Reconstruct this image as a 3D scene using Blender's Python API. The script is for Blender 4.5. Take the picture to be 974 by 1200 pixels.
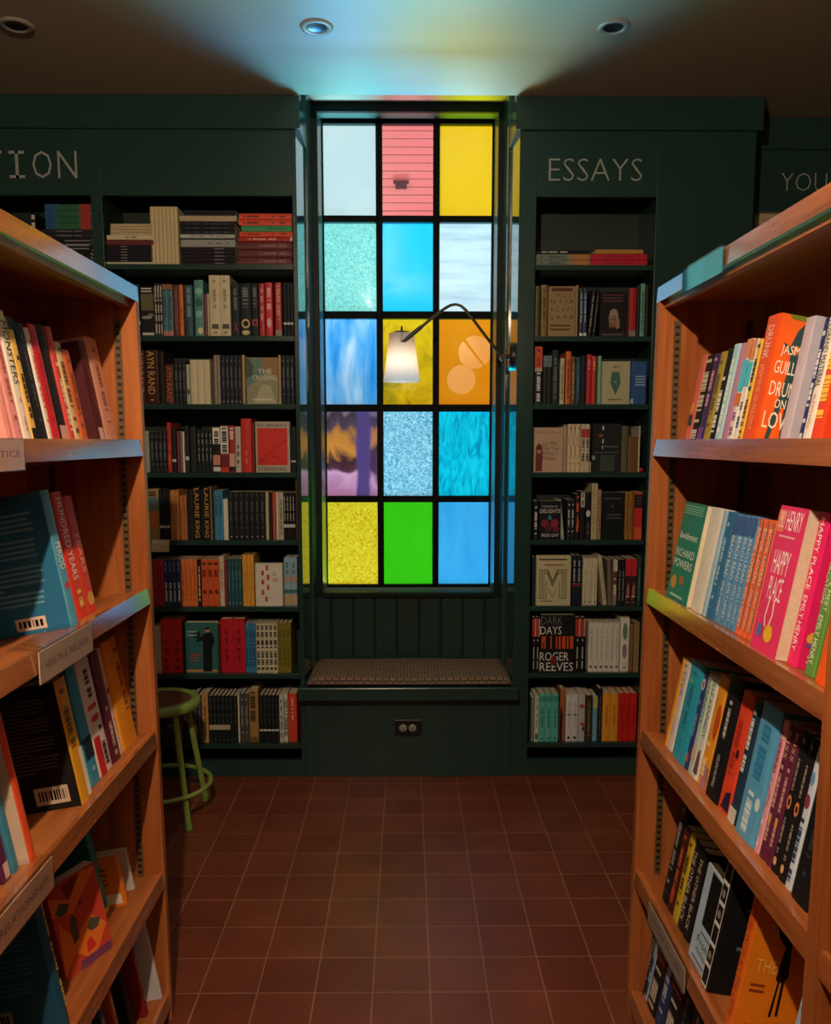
import bpy, bmesh, math, random
from mathutils import Matrix, Vector
random.seed(7)
for _o in list(bpy.data.objects):
    bpy.data.objects.remove(_o)
SC = bpy.context.scene
COL = SC.collection
PI = math.pi

# ------------------------------------------------------------------ camera
F, PX, PY, VX, VY, EYE = 990.0, 487.0, 640.0, 477.0, 517.0, 1.43
TH = math.atan((PY - VY) / F)
PSI = math.atan((PX - VX) * math.cos(TH) / F)
cam_data = bpy.data.cameras.new('camera')
cam_data.sensor_fit = 'AUTO'
cam_data.sensor_width = 36.0
cam_data.lens = F * 36.0 / 1200.0
cam_data.shift_y = (PY - 600.0) / 1200.0
cam_data.clip_start = 0.05
cam = bpy.data.objects.new('camera', cam_data)
COL.objects.link(cam)
cam.location = (0, 0, EYE)
cam.rotation_euler = (PI / 2 - TH, 0, -PSI)
SC.camera = cam

# ------------------------------------------------------------------ light, sky and exposure
LAMP_W = 142.0
LAMP_POS = (-0.24, 0.32, 2.41)
SKY = 1.1
GLOW_FILL_W = 950.0
SC.view_settings.view_transform = 'Standard'
SC.view_settings.look = 'None'
SC.view_settings.exposure = 0.0
SC.view_settings.gamma = 1.0
SC.view_settings.use_curve_mapping = False
world = bpy.data.worlds.new('overcast_sky')
SC.world = world
world.use_nodes = True
bg = world.node_tree.nodes['Background']
bg.inputs[0].default_value = (0.93, 0.98, 1.0, 1)
bg.inputs[1].default_value = SKY

def light(name, kind, loc, energy, color, rot=None, **kw):
    d = bpy.data.lights.new(name, kind)
    d.energy = energy
    d.color = color
    for k, v in kw.items():
        setattr(d, k, v)
    o = bpy.data.objects.new(name, d)
    COL.objects.link(o)
    o.location = loc
    if rot:
        o.rotation_euler = rot
    return o

# added cyan area lamp outside, shining up through the panes onto the ceiling
_b = light('ceiling_glow_fill', 'AREA', (0.0, 5.3, 0.0), GLOW_FILL_W, (0.27, 0.76, 1.0), shape='RECTANGLE', size=1.6, size_y=1.2)
_b.rotation_euler = (Vector((0.0, 3.6, 2.3)) - Vector((0.0, 5.3, 0.0))).to_track_quat('-Z', 'Y').to_euler()

# ------------------------------------------------------------------ pixel / world helpers
_ct, _st, _cp, _sp = math.cos(TH), math.sin(TH), math.cos(PSI), math.sin(PSI)
FW = (_sp * _ct, _cp * _ct, -_st); RT = (_cp, -_sp, 0.0); UP = (_sp * _st, _cp * _st, _ct)
def ray(u, v):
    a = (u - PX) / F; b = -(v - PY) / F
    return tuple(FW[i] + a * RT[i] + b * UP[i] for i in range(3))
def at_y(u, v, Y):
    d = ray(u, v); t = Y / d[1]
    return t * d[0], EYE + t * d[2]
def proj(x, y, z):
    p = (x, y, z - EYE)
    c = sum(p[i] * FW[i] for i in range(3)); a = sum(p[i] * RT[i] for i in range(3)); b = sum(p[i] * UP[i] for i in range(3))
    return PX + F * a / c, PY - F * b / c
def y_on_line(x, z, u):
    """distance Y at which the line (x, *, z) is seen in picture column u"""
    k = (u - PX) / F
    return (x * _cp - k * x * _sp * _ct + k * (z - EYE) * _st) / (_sp + k * _cp * _ct)

# ------------------------------------------------------------------ materials
def lin(h):
    h = h.lstrip('#')
    out = []
    for i in (0, 2, 4):
        c = int(h[i:i + 2], 16) / 255.0
        out.append(c / 12.92 if c <= 0.04045 else ((c + 0.055) / 1.055) ** 2.4)
    return (out[0], out[1], out[2], 1.0)
MATS = {}
def new_mat(name):
    m = bpy.data.materials.new(name); m.use_nodes = True
    nt = m.node_tree
    p = nt.nodes['Principled BSDF']
    return m, nt, p
def paint(h, rough=0.45, vary=0.12, scale=30.0, spec=0.5, metal=0.0, bump=0.0):
    key = (h, rough, vary, scale, spec, metal, bump)
    if key in MATS: return MATS[key]
    m, nt, p = new_mat('surface_' + h.strip('#'))
    c = lin(h)
    p.inputs['Roughness'].default_value = rough
    p.inputs['Metallic'].default_value = metal
    p.inputs['Specular IOR Level'].default_value = spec
    p.inputs['Base Color'].default_value = c
    if vary:
        tc = nt.nodes.new('ShaderNodeTexCoord'); n = nt.nodes.new('ShaderNodeTexNoise')
        n.inputs['Scale'].default_value = scale; n.inputs['Detail'].default_value = 3
        nt.links.new(tc.outputs['Object'], n.inputs['Vector'])
        mx = nt.nodes.new('ShaderNodeMix'); mx.data_type = 'RGBA'
        mx.inputs[6].default_value = tuple(x * (1 - vary) for x in c[:3]) + (1,)
        mx.inputs[7].default_value = tuple(min(1, x * (1 + vary)) for x in c[:3]) + (1,)
        nt.links.new(n.outputs['Fac'], mx.inputs[0])
        nt.links.new(mx.outputs[2], p.inputs['Base Color'])
        if bump:
            b = nt.nodes.new('ShaderNodeBump'); b.inputs['Strength'].default_value = bump; b.inputs['Distance'].default_value = 0.002
            nt.links.new(n.outputs['Fac'], b.inputs['Height']); nt.links.new(b.outputs[0], p.inputs['Normal'])
    MATS[key] = m
    return m
def flat(h, rough=0.5): return paint(h, rough, 0.0)

def wood(name, axis, a='#b06a3b', b='#84421b', rough=0.4, polish=False):
    m, nt, p = new_mat(name)
    tc = nt.nodes.new('ShaderNodeTexCoord'); mp = nt.nodes.new('ShaderNodeMapping')
    sc = [26.0, 26.0, 26.0]; sc[axis] = 1.6
    mp.inputs['Scale'].default_value = sc
    nt.links.new(tc.outputs['Object'], mp.inputs['Vector'])
    n = nt.nodes.new('ShaderNodeTexNoise'); n.inputs['Scale'].default_value = 1.0; n.inputs['Detail'].default_value = 5; n.inputs['Distortion'].default_value = 0.6
    nt.links.new(mp.outputs[0], n.inputs['Vector'])
    sc2 = [160.0, 160.0, 160.0]; sc2[axis] = 5.0
    mp2 = nt.nodes.new('ShaderNodeMapping'); mp2.inputs['Scale'].default_value = sc2
    nt.links.new(tc.outputs['Object'], mp2.inputs['Vector'])
    n2 = nt.nodes.new('ShaderNodeTexNoise'); n2.inputs['Scale'].default_value = 1.0; n2.inputs['Detail'].default_value = 2
    nt.links.new(mp2.outputs[0], n2.inputs['Vector'])
    ad = nt.nodes.new('ShaderNodeMath'); ad.operation = 'MULTIPLY_ADD'; ad.inputs[1].default_value = 0.35
    nt.links.new(n2.outputs['Fac'], ad.inputs[0]); nt.links.new(n.outputs['Fac'], ad.inputs[2])
    cr = nt.nodes.new('ShaderNodeValToRGB')
    cr.color_ramp.elements[0].position = 0.42; cr.color_ramp.elements[0].color = lin(b)
    cr.color_ramp.elements[1].position = 0.85; cr.color_ramp.elements[1].color = lin(a)
    nt.links.new(ad.outputs[0], cr.inputs[0]); nt.links.new(cr.outputs[0], p.inputs['Base Color'])
    p.inputs['Roughness'].default_value = rough
    p.inputs['Specular IOR Level'].default_value = 0.25
    if polish:
        p.inputs['Specular IOR Level'].default_value = 1.0; p.inputs['Coat Weight'].default_value = 1.0; p.inputs['Coat Roughness'].default_value = 0.12
    b_ = nt.nodes.new('ShaderNodeBump'); b_.inputs['Strength'].default_value = 0.3 if polish else 0.12; b_.inputs['Distance'].default_value = 0.001
    nt.links.new(ad.outputs[0], b_.inputs['Height']); nt.links.new(b_.outputs[0], p.inputs['Normal'])
    return m

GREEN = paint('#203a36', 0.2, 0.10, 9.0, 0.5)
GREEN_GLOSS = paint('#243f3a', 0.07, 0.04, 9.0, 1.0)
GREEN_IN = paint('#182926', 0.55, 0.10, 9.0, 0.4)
WOOD_Z = wood('oak_upright', 2); WOOD_Y = wood('oak_lengthwise', 1); WOOD_LIP = wood('polished_oak_lip', 1, rough=0.16, polish=True)
BLACK_METAL = paint('#17181a', 0.4, 0.1, 40, 0.5)
STEEL = paint('#6b6a66', 0.35, 0.1, 40, 0.5, 0.8)
BRONZE = paint('#3a2c1e', 0.35, 0.15, 40, 0.5, 0.7)
LETTER = paint('#8f938d', 0.5, 0.05, 40)
PAGES = paint('#d6cbb2', 0.8, 0.12, 140.0, 0.2)

# ------------------------------------------------------------------ mesh helpers
class MB:
    def __init__(self): self.v = []; self.f = []; self.m = []; self.s = []
    def quad(self, pts, mi=0, smooth=False):
        n = len(self.v); self.v += [tuple(p) for p in pts]; self.f.append(tuple(range(n, n + len(pts)))); self.m.append(mi); self.s.append(smooth)
    def box(self, x0, x1, y0, y1, z0, z1, mi=0, bev=0.0):
        if x0 > x1: x0, x1 = x1, x0
        if y0 > y1: y0, y1 = y1, y0
        if z0 > z1: z0, z1 = z1, z0
        if bev <= 0:
            n = len(self.v)
            self.v += [(x0,y0,z0),(x1,y0,z0),(x1,y1,z0),(x0,y1,z0),(x0,y0,z1),(x1,y0,z1),(x1,y1,z1),(x0,y1,z1)]
            for q in ((0,3,2,1),(4,5,6,7),(0,1,5,4),(1,2,6,5),(2,3,7,6),(3,0,4,7)):
                self.f.append(tuple(n + i for i in q)); self.m.append(mi); self.s.append(False)
        else:
            bm = bmesh.new()
            bmesh.ops.create_cube(bm, size=1.0)
            for w in bm.verts:
                w.co = Vector(((x0+x1)/2 + w.co.x*(x1-x0), (y0+y1)/2 + w.co.y*(y1-y0), (z0+z1)/2 + w.co.z*(z1-z0)))
            bmesh.ops.bevel(bm, geom=bm.edges[:], offset=bev, segments=2, affect='EDGES', profile=0.5)
            self.add_bm(bm, mi); bm.free()
    def add_bm(self, bm, mi=0, smooth=False):
        n = len(self.v)
        bm.verts.index_update()
        self.v += [tuple(w.co) for w in bm.verts]
        for fc in bm.faces:
            self.f.append(tuple(n + w.index for w in fc.verts)); self.m.append(mi); self.s.append(smooth)
    def raw(self, vs, fs, mi=0, smooth=False):
        n = len(self.v); self.v += [tuple(p) for p in vs]
        for q in fs: self.f.append(tuple(n + i for i in q)); self.m.append(mi); self.s.append(smooth)
    def prism(self, pts, axis, a, b, mi=0):
        """closed outline pts in the plane across `axis`, run from a to b"""
        def P(p, t):
            q = list(p); q.insert(axis, t); return tuple(q)
        n = len(pts)
        self.raw([P(p, a) for p in pts] + [P(p, b) for p in pts],
                 [tuple(range(n))[::-1], tuple(range(n, 2*n))] + [(i, (i+1) % n, n + (i+1) % n, n + i) for i in range(n)], mi)
    def lathe(self, prof, cx, cy, seg=32, mi=0, smooth=True, close=False):
        """profile of (radius, z) turned round the vertical at cx, cy"""
        n = len(prof); vs = []; fs = []
        for k in range(seg):
            a = 2*PI*k/seg
            vs += [(cx + r*math.cos(a), cy + r*math.sin(a), z) for r, z in prof]
        for k in range(seg):
            k2 = (k+1) % seg
            for i in range(n if close else n-1):
                j = (i+1) % n
                fs.append((k*n+i, k2*n+i, k2*n+j, k*n+j))
        self.raw(vs, fs, mi, smooth)
    def tube(self, pts, r, seg=10, mi=0, closed=False, caps=True):
        pts = [Vector(p) for p in pts]; n = len(pts); vs = []; fs = []
        rr = r if isinstance(r, (list, tuple)) else [r]*n
        ref = None
        for i, p in enumerate(pts):
            if closed: d = (pts[(i+1) % n] - pts[i-1]).normalized()
            else: d = (pts[min(i+1, n-1)] - pts[max(i-1, 0)]).normalized()
            if ref is None:
                ref = d.orthogonal().normalized()
            ref = (ref - d*ref.dot(d)).normalized()
            s = d.cross(ref)
            for k in range(seg):
                a = 2*PI*k/seg
                vs.append(tuple(p + (ref*math.cos(a) + s*math.sin(a))*rr[i]))
        for i in range(n if closed else n-1):
            i2 = (i+1) % n
            for k in range(seg):
                k2 = (k+1) % seg
                fs.append((i*seg+k, i*seg+k2, i2*seg+k2, i2*seg+k))
        self.raw(vs, fs, mi, True)
        if caps and not closed:
            self.raw(vs[:seg], [tuple(range(seg))[::-1]], mi); self.raw(vs[-seg:], [tuple(range(seg))], mi)
    def mesh(self, name, mats, off=(0, 0, 0)):
        me = bpy.data.meshes.new(name)
        ox, oy, oz = off
        me.from_pydata([(x-ox, y-oy, z-oz) for x, y, z in self.v], [], self.f)
        for mt in (mats if isinstance(mats, (list, tuple)) else [mats]): me.materials.append(mt)
        me.polygons.foreach_set('material_index', self.m)
        me.polygons.foreach_set('use_smooth', self.s)
        me.update()
        return me
    def recalc(self):
        bm = bmesh.new()
        vs = [bm.verts.new(p) for p in self.v]
        for q, mi, s in zip(self.f, self.m, self.s):
            try:
                fc = bm.faces.new([vs[i] for i in q]); fc.material_index = mi; fc.smooth = s
            except ValueError: pass
        bmesh.ops.recalc_face_normals(bm, faces=bm.faces[:])
        bm.verts.index_update()
        self.v = [tuple(w.co) for w in bm.verts]; self.f = [tuple(w.index for w in fc.verts) for fc in bm.faces]
        self.m = [fc.material_index for fc in bm.faces]; self.s = [fc.smooth for fc in bm.faces]
        bm.free(); return self

def tag(o, label=None, cat=None, group=None, kind=None):
    if label: o['label'] = label
    if cat: o['category'] = cat
    if group: o['group'] = group
    if kind: o['kind'] = kind
    return o
def thing(name, loc, label, cat, group=None):
    o = bpy.data.objects.new(name, None); COL.objects.link(o)
    o.location = loc; o.empty_display_size = 0.1
    return tag(o, label, cat, group)
def world_off(o):
    p = Vector((0, 0, 0))
    while o is not None:
        p += o.location; o = o.parent
    return p
def part(name, mb, mats, parent, label=None):
    """a part built in world coordinates under a thing that is only moved, not turned"""
    off = world_off(parent)
    o = bpy.data.objects.new(name, mb.mesh(name, mats, off)); COL.objects.link(o)
    o.parent = parent
    if label: o['label'] = label
    return o
def single(name, mb, mats, label=None, cat=None, group=None, kind=None, origin=(0, 0, 0)):
    o = bpy.data.objects.new(name, mb.mesh(name, mats, origin)); COL.objects.link(o)
    o.location = origin
    return tag(o, label, cat, group, kind)
def bx(*a, **k):
    m = MB(); m.box(*a, **k); return m

# lettering: outlines of Blender's own font, kept per string
FONT = {}
def glyphs(text, thin=0.0):
    if (text, thin) in FONT: return FONT[(text, thin)]
    cu = bpy.data.curves.new('lettering', 'FONT'); cu.body = text; cu.resolution_u = 2; cu.size = 1.0; cu.offset = -thin
    o = bpy.data.objects.new('lettering', cu); COL.objects.link(o)
    dg = bpy.context.evaluated_depsgraph_get()
    me = bpy.data.meshes.new_from_object(o.evaluated_get(dg))
    vs = [(v.co.x, v.co.y) for v in me.vertices]; fs = [tuple(p.vertices) for p in me.polygons]
    bpy.data.objects.remove(o); bpy.data.curves.remove(cu); bpy.data.meshes.remove(me)
    x0 = min(v[0] for v in vs); x1 = max(v[0] for v in vs); y0 = min(v[1] for v in vs); y1 = max(v[1] for v in vs)
    FONT[(text, thin)] = ([((a-x0)/(x1-x0), (b-y0)/(y1-y0)) for a, b in vs], fs, (x1-x0)/(y1-y0))
    return FONT[(text, thin)]
def put_text(mb, text, org, ux, uy, w, h, mi=0, keep=False, thin=0.0):
    """lettering filling the rectangle at org spanned by unit vectors ux (reading direction) and uy (up)"""
    vs, fs, asp = glyphs(text, thin)
    org = Vector(org); ux = Vector(ux); uy = Vector(uy)
    if keep:
        if w / h > asp: org = org + ux*((w - h*asp)/2); w = h*asp
        else: org = org + uy*((h - w/asp)/2); h = w/asp
    mb.raw([tuple(org + ux*(a*w) + uy*(b*h)) for a, b in vs], fs, mi)

# ------------------------------------------------------------------ the setting
YF = 3.489            # face of the built-in bookcases
CEIL = 2.765
NL, NR = -0.436, 0.447  # sides of the window niche
def struct(name, mb, mats, parent=None):
    o = single(name, mb, mats) if parent is None else part(name, mb, mats, parent)
    if parent is None: o['kind'] = 'structure'
    return o

def tile_mat():
    m, nt, p = new_mat('quarry_tiles')
    tc = nt.nodes.new('ShaderNodeTexCoord'); mp = nt.nodes.new('ShaderNodeMapping')
    mp.inputs['Location'].default_value = (-0.059 + 0.1507*40, -3.405 + 0.1507*40, 0)
    br = nt.nodes.new('ShaderNodeTexBrick')
    br.offset = 0.0; br.squash = 1.0
    br.inputs['Scale'].default_value = 1.0
    br.inputs['Brick Width'].default_value = 0.1507; br.inputs['Row Height'].default_value = 0.1507
    br.inputs['Mortar Size'].default_value = 0.0022; br.inputs['Mortar Smooth'].default_value = 0.15
    br.inputs['Bias'].default_value = -0.1
    br.inputs['Color1'].default_value = lin('#6d3421'); br.inputs['Color2'].default_value = lin('#7c402a'); br.inputs['Mortar'].default_value = lin('#96684f')
    nt.links.new(tc.outputs['Object'], mp.inputs['Vector']); nt.links.new(mp.outputs[0], br.inputs['Vector'])
    n = nt.nodes.new('ShaderNodeTexNoise'); n.inputs['Scale'].default_value = 7; n.inputs['Detail'].default_value = 6
    nt.links.new(tc.outputs['Object'], n.inputs['Vector'])
    mx = nt.nodes.new('ShaderNodeMix'); mx.data_type = 'RGBA'; mx.blend_type = 'MULTIPLY'; mx.inputs[0].default_value = 0.6
    cr = nt.nodes.new('ShaderNodeValToRGB'); cr.color_ramp.elements[0].position = 0.3; cr.color_ramp.elements[0].color = (0.55, 0.55, 0.55, 1); cr.color_ramp.elements[1].position = 0.75
    nt.links.new(n.outputs['Fac'], cr.inputs[0]); nt.links.new(br.outputs['Color'], mx.inputs[6]); nt.links.new(cr.outputs[0], mx.inputs[7])
    nt.links.new(mx.outputs[2], p.inputs['Base Color'])
    p.inputs['Roughness'].default_value = 0.42; p.inputs['Specular IOR Level'].default_value = 0.3
    b = nt.nodes.new('ShaderNodeBump'); b.inputs['Strength'].default_value = 0.35; b.inputs['Distance'].default_value = 0.002; b.invert = True
    nt.links.new(br.outputs['Fac'], b.inputs['Height']); nt.links.new(b.outputs[0], p.inputs['Normal'])
    return m
struct('floor', bx(-2.4, 2.7, -2.6, 4.1, -0.12, 0.0), tile_mat())
CEIL_M = paint('#a3937f', 0.38, 0.05, 3.0, 0.8)
cm = MB()
cm.box(-2.4, 2.7, -2.6, YF - 0.014, CEIL, CEIL + 0.25)
cm.box(-2.4, NL, YF - 0.014, 4.1, CEIL, CEIL + 0.25)
cm.box(NR, 2.7, YF - 0.014, 4.1, CEIL, CEIL + 0.25)
cm.box(NL, NR, YF - 0.014, 4.1, 2.873, CEIL + 0.25)
struct('ceiling', cm, CEIL_M)
WALL_M = paint('#262522', 0.6, 0.08, 5.0)
struct('wall_left', bx(-2.55, -2.4, -2.6, 4.1, -0.12, CEIL + 0.25), WALL_M)
struct('wall_right', bx(2.7, 2.85, -2.6, 4.1, -0.12, CEIL + 0.25), WALL_M)
struct('wall_front', bx(-2.55, 2.85, -2.75, -2.6, -0.12, CEIL + 0.25), WALL_M)
WY0, WY1 = 3.85, 3.96
wm = MB()
wm.box(-2.4, -0.40, WY0, WY1, 0, CEIL); wm.box(0.413, 2.7, WY0, WY1, 0, CEIL)
wm.box(-0.40, 0.413, WY0, WY1, 0, 0.735); wm.box(-0.436, 0.447, WY0, WY1, 2.836, 2.873)
wm.box(-0.436, -0.40, WY0, WY1, CEIL, 2.836); wm.box(0.413, 0.447, WY0, WY1, CEIL, 2.836)
struct('wall_back', wm, GREEN)
# niche side boards between bookcase sides and window casing
t = MB()
t.prism([(NL - 0.004, 3.70), (-0.4155, 3.70), (-0.408, WY0), (NL - 0.004, WY0)], 2, 0.0, 2.872)
t.prism([(NR + 0.004, 3.70), (NR + 0.004, WY0), (0.417, WY0), (0.4245, 3.70)], 2, 0.0, 2.872)
# gently splayed linings of the niche
t.prism([(NL - 0.002, YF + 0.002), (NL + 0.0005, YF + 0.002), (NL + 0.012, 3.6995), (NL - 0.002, 3.6995)], 2, 0.41, 2.638)
t.prism([(NR + 0.002, YF + 0.002), (NR + 0.002, 3.6995), (NR - 0.012, 3.6995), (NR - 0.0005, YF + 0.002)], 2, 0.41, 2.638)
struct('trim_1', t.recalc(), GREEN_GLOSS)
# tongue-and-groove boarding below the window
t = MB()
x = -0.415
edges = [-0.415, -0.350, -0.249, -0.149, -0.047, 0.054, 0.155, 0.257, 0.358, 0.424]
for a, b in zip(edges[:-1], edges[1:]):
    t.prism([(a + 0.001, WY0), (a + 0.001, 3.838), (a + 0.006, 3.830), (b - 0.006, 3.830), (b - 0.001, 3.838), (b - 0.001, WY0)], 2, 0.0, 0.717)
t.box(-0.415, 0.424, 3.842, WY0, 0, 0.717)
struct('trim_2', t.recalc(), GREEN)

# the coloured window
win = bpy.data.objects.new('window_1', None); COL.objects.link(win); win.location = (0.005, 3.9, 0.74)
tag(win, 'tall black framed window of fifteen coloured glass panes', None, None, 'structure')
fr = MB()
fr.box(-0.415, -0.386, 3.83, WY0 + 0.002, 0.717, 2.872, bev=0.002); fr.box(0.398, 0.424, 3.83, WY0 + 0.002, 0.717, 2.872, bev=0.002)
fr.box(-0.386, 0.398, 3.83, WY0 + 0.002, 2.8345, 2.872); fr.box(-0.386, 0.398, 3.815, WY0 + 0.002, 0.717, 0.742, bev=0.003)
part('window_casing', fr, paint('#101c1a', 0.5, 0.08, spec=.15), win)
fr = MB()
fr.prism([(-0.400, WY0), (-0.386, WY0), (-0.3745, 3.9115), (-0.3745, WY1), (-0.400, WY1)], 2, 0.735, 2.836); fr.prism([(0.413, WY0), (0.413, WY1), (0.3865, WY1), (0.3865, 3.9115), (0.398, WY0)], 2, 0.735, 2.836)
fr.box(-0.386, 0.398, WY0, WY1, 2.834, 2.837); fr.box(-0.386, 0.398, WY0, WY1, 0.735, 0.742)
fr.box(-0.386, 0.398, 3.89, 3.90, 0.742, 0.752)
part('window_jamb', fr.recalc(), paint('#4f6762', 0.14, 0.05, spec=.6), win)
XS = [(-0.370, -0.137), (-0.108, 0.118), (0.147, 0.380)]
ZS = [(2.427, 2.815), (2.012, 2.398), (1.597, 1.978), (1.178, 1.563), (0.761, 1.148)]
fr = MB()
yb0, yb1 = 3.912, 3.945
xb = [-0.386, -0.370, -0.137, -0.108, 0.118, 0.147, 0.380, 0.398]
zb = [2.834, 2.815, 2.427, 2.398, 2.012, 1.978, 1.597, 1.563, 1.178, 1.148, 0.761, 0.742]
for i in range(0, 8, 2): fr.box(xb[i], xb[i+1], yb0, yb1, 0.742, 2.834, bev=0.002)
for i in range(0, 12, 2):
    for x0, x1 in XS: fr.box(x0, x1, yb0 + 0.001, yb1, zb[i+1], zb[i], bev=0.0015)
part('window_sash', fr, paint('#080b0b', 0.6, 0.08, spec=.08), win)

CLEAR = bpy.data.materials.new('clear_glass_side'); CLEAR.use_nodes = True
_nt = CLEAR.node_tree; _nt.nodes.remove(_nt.nodes['Principled BSDF'])
_tr = _nt.nodes.new('ShaderNodeBsdfTransparent'); _nt.links.new(_tr.outputs[0], _nt.nodes['Material Output'].inputs[0])
def glass(name, cols, kind='smooth', through=0.7, gloss_rough=0.006, scale=60.0, lo=0.3, hi=0.7):
    """art glass: part of the light is scattered, part goes straight through, both tinted by the glass"""
    m = bpy.data.materials.new(name); m.use_nodes = True
    nt = m.node_tree; nt.nodes.remove(nt.nodes['Principled BSDF'])
    tc = nt.nodes.new('ShaderNodeTexCoord'); mp = nt.nodes.new('ShaderNodeMapping')
    nt.links.new(tc.outputs['Object'], mp.inputs['Vector'])
    n = nt.nodes.new('ShaderNodeTexNoise'); n.inputs['Scale'].default_value = 1.0; n.inputs['Detail'].default_value = 3
    fac = n.outputs['Fac']
    if kind == 'smooth': mp.inputs['Scale'].default_value = (5, 5, 3)
    elif kind == 'band': mp.inputs['Scale'].default_value = (3, 3, 26)
    elif kind == 'streak': mp.inputs['Scale'].default_value = (14, 5, 3); n.inputs['Distortion'].default_value = 0.3; n.inputs['Detail'].default_value = 6
    elif kind == 'hammer':
        mp.inputs['Scale'].default_value = (scale, scale, scale); n.inputs['Detail'].default_value = 1.5; n.inputs['Distortion'].default_value = 1.4
    elif kind == 'ripple': mp.inputs['Scale'].default_value = (scale*0.55, 10, scale*0.16); n.inputs['Distortion'].default_value = 1.5
    elif kind == 'wisp': mp.inputs['Scale'].default_value = (9, 5, 9); n.inputs['Distortion'].default_value = 0.8; n.inputs['Detail'].default_value = 6
    elif kind == 'cloud': mp.inputs['Scale'].default_value = (7, 5, 4); n.inputs['Distortion'].default_value = 0.4; n.inputs['Detail'].default_value = 3
    nt.links.new(mp.outputs[0], n.inputs['Vector'])
    cr = nt.nodes.new('ShaderNodeValToRGB')
    while len(cr.color_ramp.elements) < len(cols): cr.color_ramp.elements.new(0.5)
    for i, c in enumerate(cols):
        cr.color_ramp.elements[i].position = lo + (hi - lo)*i/max(1, len(cols)-1)
    for i, c in enumerate(cols): cr.color_ramp.elements[i].color = lin(c) if isinstance(c, str) else c
    nt.links.new(fac, cr.inputs[0])
    tint = cr.outputs[0]
    if kind == 'cloud':       # smoky drifts of dark, amber and rose with one violet band
        sx = nt.nodes.new('ShaderNodeSeparateXYZ'); nt.links.new(tc.outputs['Object'], sx.inputs[0])
        def mth(op, a, b_, c=None):
            q = nt.nodes.new('ShaderNodeMath'); q.operation = op
            for k, v in enumerate((a, b_, c)):
                if v is None: continue
                if isinstance(v, (int, float)): q.inputs[k].default_value = v
                else: nt.links.new(v, q.inputs[k])
            return q.outputs[0]
        zz_ = mth('MULTIPLY_ADD', sx.outputs[2], 1/0.385, -0.438/0.385)
        zz_ = mth('MULTIPLY_ADD', mth('SUBTRACT', fac, 0.5), 1.1, zz_)
        els = [(0.0, '#c07a9c'), (.2, '#e6a0c4'), (.3, '#5d3440'), (.42, '#4a2a30'), (.52, '#e08a3c'), (.64, '#d08038'), (.74, '#5a4450'), (.9, '#45383f'), (1.0, '#8d6a80')]
        while len(cr.color_ramp.elements) < len(els): cr.color_ramp.elements.new(0.5)
        for k, (ps, h_) in enumerate(els): cr.color_ramp.elements[k].position = ps
        for k, (ps, h_) in enumerate(els): cr.color_ramp.elements[k].color = lin(h_)
        nt.links.new(zz_, cr.inputs[0])
        xx_ = mth('MULTIPLY_ADD', mth('SUBTRACT', fac, 0.5), 0.05, sx.outputs[0])
        c2 = nt.nodes.new('ShaderNodeValToRGB')
        e2 = [(0.0, (0, 0, 0, 1)), (.55, (0, 0, 0, 1)), (.62, (1, 1, 1, 1)), (.82, (1, 1, 1, 1)), (.88, (.25, .25, .25, 1))]
        while len(c2.color_ramp.elements) < len(e2): c2.color_ramp.elements.new(0.5)
        for k, (ps, v) in enumerate(e2): c2.color_ramp.elements[k].position = ps
        for k, (ps, v) in enumerate(e2): c2.color_ramp.elements[k].color = v
        nt.links.new(mth('MULTIPLY_ADD', xx_, 1/0.233, 0.375/0.233), c2.inputs[0])
        mc = nt.nodes.new('ShaderNodeMix'); mc.data_type = 'RGBA'; mc.inputs[7].default_value = lin('#5c447a')
        nt.links.new(c2.outputs[0], mc.inputs[0]); nt.links.new(cr.outputs[0], mc.inputs[6])
        tint = mc.outputs[2]
    tl = nt.nodes.new('ShaderNodeBsdfTranslucent'); tp = nt.nodes.new('ShaderNodeBsdfTransparent')
    nt.links.new(tint, tl.inputs[0]); nt.links.new(tint, tp.inputs[0])
    mx = nt.nodes.new('ShaderNodeMixShader'); mx.inputs[0].default_value = through
    nt.links.new(tl.outputs[0], mx.inputs[1]); nt.links.new(tp.outputs[0], mx.inputs[2])
    gl = nt.nodes.new('ShaderNodeBsdfGlossy'); gl.inputs['Roughness'].default_value = gloss_rough
    fz = nt.nodes.new('ShaderNodeFresnel'); fz.inputs['IOR'].default_value = 1.5
    if kind in ('hammer', 'ripple'):
        b = nt.nodes.new('ShaderNodeBump'); b.inputs['Strength'].default_value = 0.5; b.inputs['Distance'].default_value = 0.003
        nt.links.new(fac, b.inputs['Height']); nt.links.new(b.outputs[0], gl.inputs['Normal'])
    m2 = nt.nodes.new('ShaderNodeMixShader')
    nt.links.new(fz.outputs[0], m2.inputs[0]); nt.links.new(mx.outputs[0], m2.inputs[1]); nt.links.new(gl.outputs[0], m2.inputs[2])
    nt.links.new(m2.outputs[0], nt.nodes['Material Output'].inputs[0])
    return m
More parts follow.
